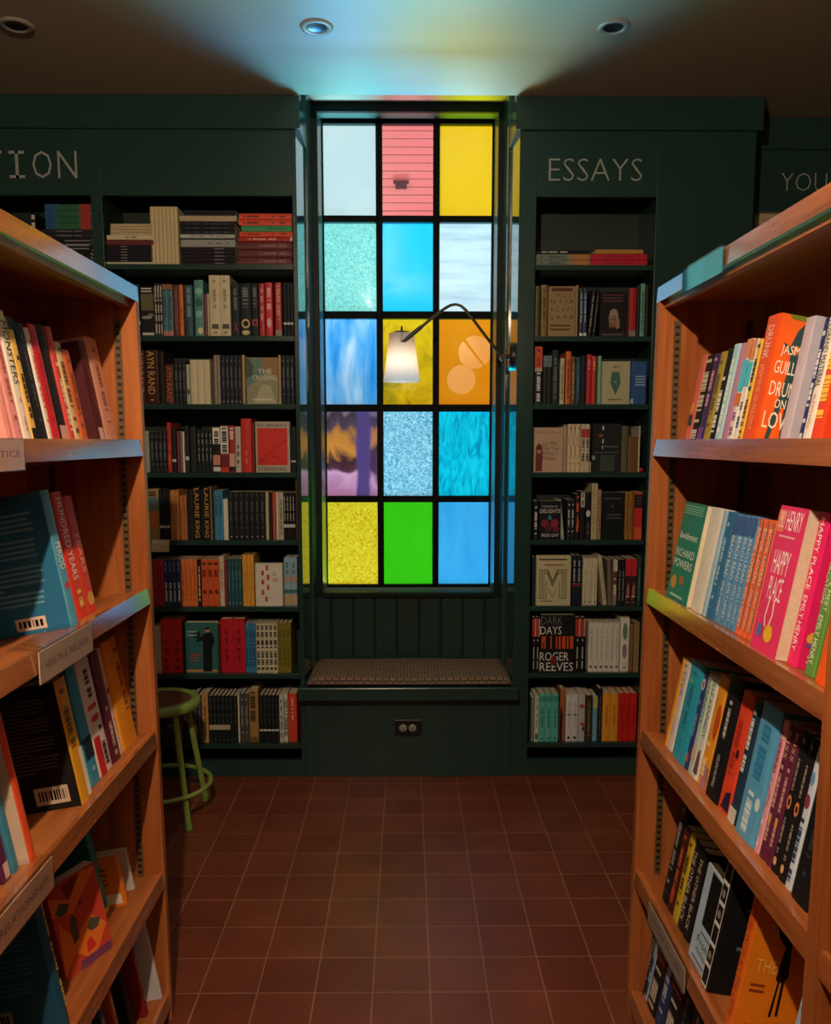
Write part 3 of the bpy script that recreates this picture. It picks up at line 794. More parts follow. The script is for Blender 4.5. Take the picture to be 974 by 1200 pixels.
def plural(d):
    w = d.split(' ')
    for i, x in enumerate(w):
        if x in ('book', 'paperback', 'hardback', 'novel', 'spine'):
            w[i] = x + 's'; break
    return ' '.join(w)
def short(d):
    w = d.split(' ')
    for i, x in enumerate(w):
        if x in ('book', 'paperback', 'hardback', 'novel', 'spine', 'cover'): return 'the ' + ' '.join(w[:i+1])
    return 'the ' + d
def S(c, kind='dash', seed=3, rect=(.28, .12, .72, .9)):      # spine lettering
    return ('spine_lettering', 's', c, kind, rect, seed)
def row(case, base_i, entries, group, yb=0.022):
    """entries: (u0, u1, v_top, colour, copies, description, options) in the order they stand"""
    zb = ZSH[base_i]
    where = '%s %s shelf' % (ORD[base_i + 1], case)
    lim0, lim1 = (OPL[0] + 0.002, OPL[1] - 0.002) if case == 'fiction' and entries[0][0] > 120 else ((OPR[0] + 0.001, OPR[1] - 0.002) if case == 'essays' else (-9, 9))
    prev = None
    xlast = -9
    for e in entries:
        u0, u1, vt, colr, n, desc = e[:6]
        op = e[6] if len(e) > 6 else {}
        Yb = YF + yb + op.get('back', 0.0) + (random.random()*0.008 if 'face' not in op else 0)
        _, vb = proj(0.0, Yb, zb)
        xa = at_y(u0, vb, Yb)[0]; xb_ = at_y(u1, vb, Yb)[0]
        h = at_y(u0, vt, Yb)[1] - zb - 0.0005
        xa = max(xa, lim0); xb_ = min(xb_, lim1)
        if xa < xlast + 0.0003: xa = xlast + 0.0003
        if n == 1:
            base = desc
            lab = '%s beside %s, %s' % (desc, short(prev), where) if prev else '%s, first seen on the %s' % (desc, where)
        for k in range(n):
            t = (xb_ - xa)/n - 0.0004
            x0 = xa + k*(xb_ - xa)/n
            if n > 1:
                ordn = 'last' if k == n - 1 else ORD[k + 1]
                lab = '%s of %s %s%s, %s' % (ordn, NUM[n], plural(desc), (' after ' + short(prev)) if prev else '', where)
            w = op.get('w', 0.125 if h < 0.2 else 0.15)
            if 'face' in op:      # front cover turned to the room
                th = op.get('t', 0.025)
                M = frame((x0, Yb + th, zb + 0.0004), (0, -1, 0), (1, 0, 0), (0, 0, 1))
                book(M, th, h, t, colr, lab, group, spine=op.get('spine'), hard=op.get('hard', False), deco=op.get('deco', ()))
            else:
                M = frame((x0, Yb, zb + 0.0004), (1, 0, 0), (0, 1, 0), (0, 0, 1))
                if op.get('lean'):
                    a = op['lean']
                    M = frame((x0 + (0 if a > 0 else 0.0), Yb, zb + 0.0004 + (t*math.sin(a) if a > 0 else 0)), (math.cos(a), 0, -math.sin(a)), (0, 1, 0), (math.sin(a), 0, math.cos(a)))
                book(M, t, h, w, colr, lab, group, spine=op.get('spine'), hard=op.get('hard', h > .205), deco=op.get('deco', ()))
            AREA[BOOKS[-1].name] = abs(u1 - u0)/n*(proj(0, Yb, zb)[1] - vt)
        xlast = xb_
        prev = desc
def stack(case, entries, base_i, where, group, yb=0.022, Y=None, zs=None):
    """books lying flat, bottom one first: (u0, u1, v_top, v_bottom, colour, copies, description, options)"""
    z = (ZSH[base_i] if zs is None else zs) + 0.0004
    prev = None
    for e in entries:
        u0, u1, vt, vb, colr, n, desc = e[:7]
        op = e[7] if len(e) > 7 else {}
        Yb = (YF if Y is None else Y) + yb + random.random()*0.006
        xa, z1 = at_y(u0, vt, Yb); xb_, z0 = at_y(u1, vb, Yb)
        t = (z1 - z0)/n
        for k in range(n):
            if n > 1: lab = '%s of %s %s, %s' % ('topmost' if k == n-1 else ('lowest' if k == 0 else ORD[k + 1]), NUM[n], plural(desc), where)
            else: lab = '%s %s, %s' % (desc, ('on ' + short(prev)) if prev else 'lying lowest', where)
            dx = random.uniform(-.0015, .0015)
            M = frame((xb_ + dx, Yb, z), (0, 0, 1), (0, 1, 0), (-1, 0, 0))
            book(M, t - 0.0004, xb_ - xa, 0.15, colr, lab, group, spine=op.get('spine'), deco=op.get('deco', ()))
            z += t
            AREA[BOOKS[-1].name] = abs(u1 - u0)*(vb - vt)/n*(1.0 if case != 'young' or k >= n - 3 else 0.0)
        prev = desc
def hdash(c, seed=1, x0=.3, x1=.7, a=.1, b=.9): return ('spine_lettering', 's', c, 'dash', (x0, a, x1, b), seed)
def down(c, txt, a=.1, b=.9, x0=.25, x1=.75): return ('spine_lettering', 's', c, 'down', (x0, a, x1, b), txt)
def band(c, a, b): return ('spine_stripe', 's', c, 'rect', (0.02, a, .98, b))

G1 = 'books on the fiction bookcase'
NAVY, INK, CREAM, BRN = '#20283a', '#1c1d21', '#cfc5a6', '#4a2620'
# shelf 1: stacks
stack('fiction', [
    (124, 181, 304.3, 307.8, '#b9b3a2', 1, 'pale grey book'),
    (125, 179, 284.2, 304.0, '#25232a', 6, 'black paperback', {'deco': [hdash('#8d8a86', 2, .35, .65, .55, .75)]}),
    (125, 180, 277.5, 283.8, '#5d2a26', 1, 'maroon book'),
    (125, 179, 271.2, 277.0, '#c8bd9d', 1, 'wide cream book', {'deco': [hdash('#7d7459', 4, .3, .7, .3, .6)]}),
    (129, 179, 257.0, 270.8, '#b5a581', 4, 'thin beige book')], 0, 'stack by the oak case, top fiction shelf', G1)
row('fiction', 0, [(178, 210, 242, '#cfc09a', 7, 'cream standing paperback', {'w': .13, 'spine': '#bfae85', 'deco': [('spine_stripe', 's', '#9c8b62', 'rect', (.0, .0, .12, 1))]})], G1)
stack('fiction', [
    (211.5, 276, 286.6, 307.7, '#28222a', 5, 'black book with grey spine letters', {'deco': [hdash('#77747a', 7, .35, .65, .2, .38)]}),
    (212, 276, 277.2, 286.2, '#8f918c', 1, 'grey book', {'deco': [hdash('#5b5d58', 4, .4, .6, .1, .5)]}),
    (211, 275, 275.2, 277.0, '#1d1b1f', 1, 'thin black book'),
    (211, 275, 270.0, 275.0, '#a9aaa6', 1, 'pale grey paperback', {'deco': [hdash('#3d3d3d', 4, .4, .6, .1, .8)]}),
    (211, 275, 254.6, 269.6, '#232429', 3, 'charcoal book', {'deco': [hdash('#4c525c', 4, .3, .5, .05, .9)]}),
    (210, 277, 247.2, 254.2, '#a99a7c', 1, 'tan book'),
    (215, 276, 240.2, 246.8, '#222630', 2, 'dark navy book')], 0, 'middle stack, top fiction shelf', G1)
OR = {'deco': [hdash('#5c1a10', 9, .35, .65, .62, .92), hdash('#5c1a10', 5, .35, .65, .12, .38)]}
stack('fiction', [
    (279, 342, 280.2, 307.8, '#5a2427', 3, 'maroon book with faint letters', {'deco': [hdash('#8b5a55', 9, .35, .65, .1, .6)]}),
    (279, 342.5, 273.9, 279.8, '#a02423', 1, 'crimson book', {'deco': [hdash('#e0a090', 9, .35, .65, .3, .8), ('spine_stripe', 's', '#c9c0b4', 'rect', (.1, .0, .9, .04))]}),
    (280, 342.5, 267.2, 273.5, '#d0452a', 1, 'orange red book', OR),
    (283, 342, 259.6, 266.8, '#2f8c5f', 1, 'green book', {'deco': [hdash('#1c5a3c', 9, .35, .65, .1, .5)]}),
    (280, 342, 244.6, 259.2, '#d0452a', 2, 'bright orange red book', OR)], 0, 'stack nearest the window, top fiction shelf', G1)
RB = {'spine': '#2f5e44', 'deco': [('spine_stripe', 's', '#24507d', 'rect', (0, .8, 1, 1)), ('spine_stripe', 's', '#2b5b66', 'rect', (0, .68, 1, .8)), ('spine_stripe', 's', '#9d3130', 'rect', (0, 0, 1, .18)), ('spine_stripe', 's', '#6d4a3a', 'rect', (0, .18, 1, .25))]}
stack('fiction', [
    (47, 106, 291.5, 307.6, '#1f1e22', 4, 'black book'),
    (48, 107, 284, 291.3, '#24262a', 2, 'black book with white edge', {'deco': [('spine_stripe', 's', '#9fa09c', 'rect', (.75, .05, .95, .6))]}),
    (46, 106, 275, 283.8, '#23242a', 2, 'dark slate book', {'deco': [('spine_stripe', 's', '#a9aaa6', 'rect', (.05, 0, .2, .5))]}),
    (48, 107, 264.8, 274.8, '#2a2c30', 2, 'charcoal book with grey letters', {'deco': [hdash('#77797c', 9, .35, .6, .2, .7)]}),
    (52, 106.5, 234.6, 264.4, '#2f5e44', 4, 'blue green red striped book', RB)], 0, 'far stack above the oak relationships case', G1)
row('fiction', 0, [(39, 44.5, 249, '#1c1d20', 1, 'black book with white letters', {'w': .1, 'deco': [('spine_lettering', 's', '#cfd0cc', 'dash', (.15, .55, .85, .95), 4)]})], G1)

# shelf 2
DW = {'deco': [('spine_lettering', 's', '#c9c5b8', 'dash', (.3, .05, .7, .95), 11), ('spine_stripe', 's', '#74705f', 'rect', (.75, .02, .9, .98))]}
row('fiction', 1, [
    (160, 165.5, 333, '#232a3a', 1, 'dark blue book', {'deco': [('price_sticker', 's', '#c8cacb', 'rect', (.3, .22, .95, .3))]}),
    (166, 181.8, 336, '#1f1f21', 1, 'black book with olive picture', {'face': 1, 't': .04, 'deco': [('cover_print', 'n', '#5c5c3c', 'rect', (.05, .52, .95, .86)), ('cover_print', 'n', '#8d8d86', 'oval', (.45, .38, .4, .035)), ('cover_print', 'n', '#77766e', 'oval', (.75, .43, .2, .03)), ('cover_lettering', 'n', '#c4c6c2', 'lines', (.1, .88, .95, .99), 2), ('cover_lettering', 'n', '#b9bab5', 'rect', (.1, .02, .95, .07))]}),
    (182.4, 191.7, 332, '#232022', 3, 'black book with white patterned spine', DW),
    (192, 203.8, 333, '#41707c', 2, 'teal book with pink foot', {'deco': [band('#b07078', 0, .1), band('#8a5a3c', .9, 1), hdash('#27464f', 5)]}),
    (204, 210.8, 334, '#5a2629', 1, 'dark maroon book', {'deco': [hdash('#7d4a48', 8)]}),
    (211, 216, 333.5, '#c26a30', 1, 'orange paperback', {'deco': [hdash('#7d3e14', 8, .35, .65, .2, .6)]}),
    (218, 227, 334, '#2c4a59', 1, 'dark blue teal book', {'deco': [hdash('#6d8d9a', 3, .25, .75, .3, .95)]}),
    (229, 239.7, 328, '#4d8582', 1, 'mottled teal book', {'deco': [('spine_stripe', 's', '#7fb0a5', 'oval', (.5, .8, .4, .06)), ('spine_stripe', 's', '#2d5a5c', 'oval', (.5, .6, .4, .08)), ('spine_stripe', 's', '#86b2a8', 'oval', (.5, .4, .35, .06)), ('spine_stripe', 's', '#d2c79a', 'oval', (.6, .1, .3, .06))]}),
    (240, 243.8, 345, '#6b2a30', 1, 'thin maroon book'),
    (244, 246, 344, '#bdb391', 1, 'thin cream book'),
    (246.5, 270.8, 322.5, '#c6bc9d', 2, 'tall cream book', {'deco': [('spine_stripe', 's', '#4a4438', 'rect', (.2, .12, .85, .2)), ('spine_lettering', 's', '#8d846a', 'dash', (.35, .45, .65, .92), 5), ('spine_stripe', 's', '#8d846a', 'rect', (.3, .04, .7, .08))]}),
    (272, 281.7, 332, '#212c34', 1, 'dark slate book with crimson emblem', {'deco': [('spine_print', 's', '#8c2a45', 'poly', [(.15, .08), (.5, .2), (.85, .08), (.5, .14)]), ('spine_print', 's', '#8c2a45', 'poly', [(.2, .28), (.5, .16), (.8, .28), (.5, .22)]), hdash('#58666c', 6, .3, .7, .5, .95)]}),
    (282, 295, 332, '#20272c', 1, 'black book with gold wreath', {'deco': [('spine_print', 's', '#c7b27a', 'oval', (.5, .24, .38, .09)), ('spine_print', 's', '#20272c', 'oval', (.5, .24, .25, .055)), ('spine_print', 's', '#c7b27a', 'oval', (.5, .07, .35, .045)), hdash('#6d7478', 8, .25, .75, .55, .95)]}),
    (295.6, 303.4, 332, '#20292e', 1, 'dark slate book with red square', {'deco': [('spine_print', 's', '#b23a34', 'rect', (.1, .2, .9, .32)), ('spine_print', 's', '#20292e', 'rect', (.28, .225, .72, .295)), hdash('#5e696e', 8, .25, .75, .55, .95)]}),
    (304.4, 311, 332, '#a02a2c', 1, 'dark red book', {'deco': [hdash('#d08a80', 4, .3, .7, .3, .9)]}),
    (311.8, 320.3, 331, '#c22438', 1, 'crimson hardback', {'deco': [hdash('#e0a0a0', 7, .25, .75, .5, .9), ('spine_print', 's', '#d9a9a9', 'oval', (.5, .25, .3, .09))]}),
    (323, 330.7, 331, '#9c2f2c', 1, 'brick red book', {'deco': [hdash('#cc8878', 9, .25, .75, .3, .95), band('#8a7a68', 0, .12)]}),
    (332.5, 344.5, 331, '#1f2730', 3, 'dark navy book', {'deco': [('price_sticker', 's', '#b9bcbc', 'rect', (.05, .22, .95, .26))]})], G1)

# shelf 3
row('fiction', 2, [
    (162.5, 171, 410, '#3b2220', 1, 'brown hardback with orange author letters', {'deco': [down('#c4703f', 'AYN RAND', .2, .97, .1, .85)]}),
    (171.4, 187, 410, '#3a1f1c', 1, 'thick brown hardback with gold letters', {'deco': [down('#c2955a', 'AYN RAND', .18, .98, .2, .72), ('spine_stripe', 's', '#c2955a', 'rect', (.35, .07, .6, .09))]}),
    (188, 194, 412, '#2c211f', 1, 'dark brown book'),
    (194.4, 204.5, 427, '#42251e', 1, 'short brown book with orange letters', {'deco': [down('#b3652f', 'AYN RAND', .05, .95, .15, .8)]}),
    (205.3, 219, 422.6, '#23252a', 3, 'charcoal paperback', {'deco': [hdash('#575b60', 5)]}),
    (219.2, 223.6, 427, '#9fa695', 1, 'pale sage book', {'deco': [('spine_print', 's', '#45504c', 'rect', (.2, .25, .9, .38))]}),
    (224, 247.2, 421.6, '#c9bfa2', 3, 'cream paperback'),
    (251.6, 259, 416, '#8a7a70', 2, 'mauve grey book'),
    (260, 284.4, 416.4, '#222733', 5, 'dark navy paperback', {'deco': [hdash('#4c5363', 5), ('spine_stripe', 's', '#7d828c', 'rect', (.3, .04, .7, .07))]}),
    (284.6, 288, 416, '#a98e5e', 1, 'thin tan book'),
    (288.8, 326.4, 419, '#8b8a70', 1, 'green landscape novel with pale title', {'face': 1, 't': .05, 'deco': [
        ('cover_print', 'n', '#5d7a73', 'poly', [(.0, .35), (.55, .6), (.5, .99), (.0, .99)]), ('cover_print', 'n', '#3f4f45', 'poly', [(.0, .55), (.2, .62), (.25, .8), (.1, .99), (.0, .99)]), ('cover_print', 'n', '#8a6a48', 'poly', [(.55, .7), (1, .6), (1, .99), (.5, .99)]),
        ('cover_print', 'n', '#a7a48c', 'poly', [(.25, .02), (.95, .02), (.75, .4), (.5, .42)]), ('cover_lettering', 'n', '#d7d6c4', 'text', (.38, .66, .82, .76), 'THE'), ('cover_lettering', 'n', '#d7d6c4', 'text', (.22, .52, .95, .62), 'CROSSING'), ('cover_lettering', 'n', '#c9c7b4', 'lines', (.2, .06, .8, .14), 1)]}),
    (326.8, 330, 416, '#a98e5e', 1, 'tan hardback'),
    (330.6, 345.5, 416.4, '#222733', 3, 'navy novel', {'deco': [hdash('#4c5363', 5)]})], G1)

# shelf 4
PNK = {'deco': [band('#e4e2dc', .62, .98), band('#c47f74', .16, .38), band('#ccccc6', .02, .12), hdash('#202022', 6, .2, .8, .42, .95)]}
row('fiction', 3, [
    (170, 175.8, 505, '#8f9a8a', 1, 'sage grey book'),
    (177, 196.5, 506, '#23282b', 4, 'black paperback', {'deco': [hdash('#5d6668', 5)]}),
    (197, 202, 495, '#a52f2a', 1, 'tall red book', {'deco': [hdash('#c97a6a', 5, .35, .65, .1, .5)]}),
    (202.4, 207.6, 502, '#242427', 1, 'black book with sticker', {'deco': [('price_sticker', 's', '#c2c4c3', 'rect', (.05, .24, .95, .3))]}),
    (208.4, 211.6, 505, '#76333a', 1, 'thin maroon book'), (212, 214.8, 505, '#7b6268', 1, 'thin mauve book'), (215, 217, 506, '#d9d8d2', 1, 'thin white book', ),
    (218, 222.6, 498.6, '#2b2e2d', 1, 'dark olive book', {'deco': [('price_sticker', 's', '#c2c4c3', 'rect', (.05, .26, .95, .34))]}),
    (224, 231, 500, '#2a302d', 1, 'dark green book'),
    (231.6, 250, 503, '#21262b', 4, 'slate paperback with pale letters', {'deco': [hdash('#98a2a8', 4, .4, .6, .2, .9)]}),
    (250.3, 259, 500, '#2c2b2d', 1, 'black white and pink patterned book', PNK),
    (259.4, 268.7, 498.6, '#8f2b33', 1, 'white and maroon patterned book', {'deco': [band('#dcdbd6', .4, .98), band('#6d2028', .13, .36), band('#c43c34', 0, .1), hdash('#2a2a2c', 9, .2, .8, .42, .95)]}),
    (269.2, 276, 498.6, '#a8322f', 1, 'red and pink patterned book', {'deco': [band('#c9a09a', .1, .4), hdash('#e0d5cc', 9, .2, .8, .7, .95), band('#1f1f22', .02, .12)]}),
    (276.4, 283, 500, '#b5b3aa', 1, 'grey white book', {'deco': [hdash('#3a3a3c', 4, .3, .7, .12, .6)]}),
    (283.6, 295.6, 490.5, '#c4312b', 1, 'thick scarlet book', {'deco': [hdash('#d97a68', 4, .42, .58, .1, .4)]}),
    (296, 299, 496, '#7a2422', 1, 'dark red hardback'),
    (299.6, 340.4, 494, '#aaa496', 1, 'grey cover with big red panel', {'face': 1, 't': .035, 'deco': [
        ('cover_print', 'n', '#cf2d27', 'rect', (.07, .14, .93, .87)), ('cover_print', 'n', '#2c1a1c', 'line', [(.1, .2), (.35, .36), (.62, .5), (.92, .66)], .0016), ('cover_print', 'n', '#2c1a1c', 'line', [(.1, .17), (.25, .26), (.45, .31), (.65, .29), (.8, .22), (.88, .16)], .0014),
        ('cover_lettering', 'n', '#2c2624', 'text', (.08, .9, .93, .955), 'RED AND BLACK'), ('cover_lettering', 'n', '#2c2624', 'text', (.08, .03, .93, .1), 'STENDHAL')]}),
    (341.2, 347.6, 500, '#22252b', 1, 'dark novel with sticker', {'deco': [('price_sticker', 's', '#b9bcbc', 'rect', (.05, .22, .95, .26))]})], G1)

# shelf 5
row('fiction', 4, [
    (173, 187.6, 573.3, '#9a7b4c', 1, 'tan book with blue and orange picture', {'deco': [band('#5d7f8d', .6, .85), band('#b86f2c', .25, .55), hdash('#3f2f1c', 3, .2, .8, .86, .96)]}),
    (188, 200.3, 574, '#202327', 3, 'black novel with white sticker', {'deco': [('price_sticker', 's', '#c2c4c3', 'rect', (.05, .24, .95, .29))]}),
    (200.8, 211, 574.6, '#b5773f', 2, 'orange tan book', {'deco': [hdash('#7d4a20', 5, .4, .6)]}),
    (211.6, 220, 581, '#a9683a', 2, 'short copper book', {'deco': [hdash('#6d3f1e', 5, .4, .6)]}),
    (220.6, 228.3, 574, '#212326', 1, 'black paperback'),
    (228.6, 236, 570.5, '#1e1e20', 1, 'black book with gold letters', {'deco': [down('#c0914c', 'LAURIE', .42, .97, .1, .8), down('#c0914c', 'KING', .04, .36, .1, .8)]}),
    (236.3, 239.6, 574, '#1e2022', 1, 'thin black book'),
    (240, 247, 570.5, '#1e1e20', 1, 'black gold lettered hardback', {'deco': [down('#c0914c', 'LAURIE', .42, .97, .1, .8), down('#c0914c', 'KING', .04, .36, .1, .8)]}),
    (247.4, 249, 570, '#8a7658', 1, 'thin tan book'),
    (252, 262.2, 575, '#3d81ab', 2, 'bright blue paperback', {'deco': [hdash('#20506e', 6, .3, .7, .5, .95)]}),
    (262.4, 268, 585, '#d0cfc8', 1, 'white paperback'),
    (268.4, 311.3, 576.6, '#222427', 7, 'black crime novel', {'deco': [hdash('#4b4f55', 5, .35, .65, .15, .95), ('spine_stripe', 's', '#8d8f90', 'rect', (.35, .05, .65, .08))]}),
    (312, 315.6, 576.6, '#b9ae90', 1, 'thin cream book'),
    (316, 319.4, 577, '#2a2a2c', 1, 'charcoal paperback'), (320, 324, 577, '#b5513a', 1, 'orange red paperback'), (324.4, 327, 577, '#d5d3cb', 1, 'slim white book'), (327.2, 332.8, 577.5, '#b3ad9c', 1, 'grey cream book', {'deco': [hdash('#6a6558', 6)]}),
    (333, 346.5, 577.5, '#1f2022', 4, 'black book with white lines', {'deco': [hdash('#b9bab8', 3, .3, .55, .4, .92), ('price_sticker', 's', '#b9bcbc', 'rect', (.0, .26, 1, .33))]}),
    (347, 349.8, 562, '#5b2226', 1, 'tall thin black and red book')], G1)

# shelf 6
row('fiction', 5, [
    (179, 187, 655.6, '#8c2626', 1, 'dark red paperback'), (187.2, 192.7, 655.6, '#b02a31', 1, 'crimson paperback', {'deco': [hdash('#6d1418', 6)]}),
    (193, 213, 655.6, '#2b3a68', 4, 'navy paperback with white script', {'deco': [hdash('#d6d9e2', 6, .3, .75, .1, .55), hdash('#8d9bc4', 3, .35, .65, .75, .95)]}),
    (213.2, 232, 655.6, '#d2703a', 4, 'orange paperback', {'deco': [hdash('#8d4216', 6, .38, .62)]}),
    (232.4, 236.8, 655.6, '#1f1d1e', 1, 'thin black book', {'deco': [hdash('#c9b48a', 6, .3, .7)]}),
    (237.1, 257.8, 655.6, '#c75a30', 3, 'rust book with dark birds', {'deco': [('spine_print', 's', '#5d2414', 'poly', [(.1, .3), (.6, .36), (.9, .28), (.6, .24)]), ('spine_print', 's', '#7d3018', 'rect', (.2, .62, .8, .78)), ('spine_print', 's', '#5d2414', 'rect', (.2, .88, .85, .94))]}),
    (258.2, 263.6, 652, '#c9bda8', 1, 'cream novel', {'deco': [hdash('#a08a7a', 5)]}),
    (264, 267, 656, '#7d3038', 1, 'thin maroon book'),
    (267.4, 284.2, 655, '#27505c', 4, 'dark teal paperback', {'deco': [hdash('#4a7f8a', 5, .35, .65, .3, .9), ('spine_stripe', 's', '#b9c4c4', 'rect', (.4, .05, .6, .08))]}),
    (285, 298.6, 650.3, '#d59a3f', 3, 'golden yellow book', {'deco': [hdash('#a8701f', 5, .4, .6, .3, .8)]}),
    (299.4, 331.8, 660.5, '#d0cdc5', 1, 'white book with red dabs', {'face': 1, 't': .03, 'deco': [
        ('cover_print', 'n', '#b92b38', 'rect', (.4, .84, .48, .96)), ('cover_print', 'n', '#b92b38', 'rect', (.24, .72, .33, .84)), ('cover_print', 'n', '#b92b38', 'rect', (.44, .62, .53, .74)), ('cover_print', 'n', '#b92b38', 'rect', (.24, .51, .33, .62)), ('cover_print', 'n', '#b92b38', 'rect', (.44, .38, .52, .5)), ('cover_print', 'n', '#b92b38', 'rect', (.24, .26, .33, .38)), ('cover_print', 'n', '#b92b38', 'rect', (.37, .1, .45, .22)),
        ('cover_lettering', 'n', '#8d8f8d', 'lines', (.64, .7, .8, .8), 2), ('cover_lettering', 'n', '#b9656a', 'lines', (.64, .56, .86, .66), 2)]}),
    (333.6, 348.8, 653.3, '#86a9ba', 2, 'pale blue landscape spine', {'deco': [band('#3c6d78', .26, .34), band('#a9997c', .02, .24), band('#b08a88', .5, .6), hdash('#4f7486', 6, .3, .7, .65, .95)]})], G1)

# shelf 7
row('fiction', 6, [
    (182, 189.4, 733.5, '#b1aca0', 1, 'cream grey book'),
    (190, 214.6, 725.3, '#cf302a', 2, 'thick red hardback', {'deco': [hdash('#8d1a18', 4, .3, .7, .05, .6)]}),
    (215.2, 217.2, 729, '#24221f', 1, 'dark thin book'),
    (217.8, 255.8, 729.8, '#2f6467', 1, 'teal novel with man in black coat', {'face': 1, 't': .045, 'deco': [
        ('cover_print', 'n', '#b08a5c', 'rect', (.02, .02, .98, .07)),
        ('cover_print', 'n', '#171a1d', 'poly', [(.55, .03), (.82, .03), (.84, .5), (.93, .62), (.86, .8), (.7, .83), (.58, .76), (.36, .66), (.37, .61), (.56, .65)]), ('cover_print', 'n', '#b48a68', 'oval', (.71, .85, .07, .045)), ('cover_print', 'n', '#1c1a18', 'oval', (.71, .885, .075, .025)),
        ('cover_print', 'n', '#17262a', 'oval', (.38, .76, .11, .07)), ('cover_lettering', 'n', '#8fa9a4', 'lines', (.08, .72, .42, .86), 2), ('cover_print', 'n', '#75504a', 'poly', [(.1, .3), (.5, .36), (.52, .4), (.2, .4)]), ('cover_lettering', 'n', '#8d5a4c', 'lines', (.15, .22, .45, .34), 2)]}),
    (256.4, 259, 731, '#3f2a22', 1, 'dark brown paperback'),
    (259.6, 288, 725.3, '#b3202f', 2, 'thick crimson hardback', {'deco': [hdash('#6d0f1a', 4, .4, .6, .2, .8)]}),
    (288.4, 300.8, 730.6, '#3f81ad', 3, 'bright blue paperback', {'deco': [hdash('#1f4f75', 8, .2, .8)]}),
    (301, 326, 730.6, '#c4bea6', 5, 'cream paperback with black letters', {'deco': [hdash('#35342e', 12, .2, .8, .06, .96), ('spine_print', 's', '#35342e', 'oval', (.5, .62, .35, .03))]}),
    (326.4, 341.8, 730.2, '#7d7428', 3, 'olive paperback', {'deco': [hdash('#5a521a', 8, .25, .75)]})], G1)

# shelf 8
row('fiction', 7, [
    (184, 196, 820, '#2c3038', 2, 'dark slate book'), (196.5, 207, 822, '#2f2a33', 1, 'dark book with white letters', {'deco': [('spine_lettering', 's', '#b9bab8', 'text', (.02, .36, .98, .44), 'OPEN')]}),
    (207.5, 215, 820, '#5a2d34', 1, 'wine red book'), (215.6, 226, 818, '#232a38', 1, 'dark blue book with white ring', {'deco': [('spine_print', 's', '#a9aeb0', 'oval', (.5, .56, .38, .09)), ('spine_print', 's', '#232a38', 'oval', (.5, .56, .2, .05))]}),
    (226.6, 232.2, 814, '#4d453f', 1, 'brown and blue book', {'deco': [('spine_print', 's', '#c58a3a', 'oval', (.5, .25, .42, .14)), band('#3d4c6c', 0, .1)]}),
    (232.6, 237.4, 815, '#34324c', 1, 'dark purple book', {'deco': [hdash('#6c6a8a', 6)]}),
    (237.8, 245, 813, '#b98d5a', 1, 'tan paperback', {'deco': [hdash('#6d4a24', 5, .35, .65)]}),
    (245.4, 279, 815.5, '#1f2326', 7, 'black paperback behind pale label', {'deco': [hdash('#4f565a', 4, .4, .6, .4, .96), ('spine_stripe', 's', '#7b7d7c', 'rect', (.4, .05, .6, .07))]}),
    (279.6, 281.6, 814, '#cfcdc6', 1, 'thin white book'),
    (282.2, 292.5, 813, '#4b4a4b', 2, 'dark grey book', {'deco': [hdash('#87868a', 5)]}),
    (293, 303.6, 808.6, '#9d7a4b', 1, 'tall gold tan book', {'deco': [hdash('#3a2a1a', 9, .15, .7, .4, .96), band('#6d4f2c', 0, .1)]}),
    (304.6, 327.6, 815, '#1f2226', 5, 'black paperback with white label', {'deco': [hdash('#474d52', 4, .4, .6, .4, .96), ('price_sticker', 's', '#c5c7c6', 'rect', (.05, .24, .95, .28))]}),
    (328, 333, 814, '#c2beb6', 1, 'grey white paperback', {'deco': [hdash('#5b5a5a', 4)]}),
    (333.4, 338, 812.5, '#cfcfcb', 2, 'thin white book with black letters', {'deco': [hdash('#1d1d1e', 8, .2, .8)]}),
    (338.6, 348.6, 813, '#c9432d', 1, 'vermilion book', {'deco': [hdash('#e5b09a', 8, .4, .6, .45, .95)]})], G1)
for u0, u1, v0, v1, i, lb in ((245.4, 270, 849.5, 855, 7, 'pale label strip across black paperbacks on fiction bottom shelf'), (186, 199, 633.5, 646.5, 4, 'tan card shelf tag hanging from the fifth fiction shelf')):
    Y = YF + (0.0205 if i == 7 else 0.003)
    xa, z1 = at_y(u0, v0, Y); xb_, z0 = at_y(u1, v1, Y)
    if i == 7:
        m = bx(xa, xb_, Y - 0.001, Y + 0.0005, z0, z1)
    else:
        m = MB(); m.prism([(Y + 0.03, ZSH[4] + 0.0003), (Y, ZSH[4] + 0.0003), (Y - 0.006, ZSH[4] - 0.01), (Y - 0.010, z0), (Y - 0.009, z0), (Y - 0.005, ZSH[4] - 0.01), (Y + 0.001, ZSH[4] + 0.0015), (Y + 0.03, ZSH[4] + 0.0015)], 0, at_y(178, 640, Y)[0], xb_); m.recalc()
    tag(single('shelf_tag', m, paint('#b8a98a', .6)), lb, 'label')

# ------------------------------------------------------------------ essays bookcase
G2 = 'books on the essays bookcase'
stack('essays', [
    (628.5, 691.5, 297, 311, '#6e7570', 2, 'grey book with orange end', {'spine': '#6e7570', 'deco': [('spine_stripe', 's', '#a8743a', 'rect', (.03, .03, .97, .32)), ('spine_stripe', 's', '#8a7a58', 'rect', (.03, .32, .97, .42)), hdash('#3f4644', 5, .35, .65, .5, .92)]}),
    (629, 690, 292.4, 296.8, '#191b1c', 1, 'black book with white letters', {'deco': [hdash('#b5b7b5', 3, .3, .7, .4, .9)]})], 0, 'stack beside the upright, top essays shelf', G2)
stack('essays', [
    (692.5, 758.5, 297, 311, '#b01f35', 2, 'crimson book', {'deco': [hdash('#7d1020', 3, .4, .6, .2, .8)]}),
    (698, 754, 291.6, 296.8, '#b5823f', 2, 'thin golden tan book')], 0, 'red stack, top essays shelf', G2)
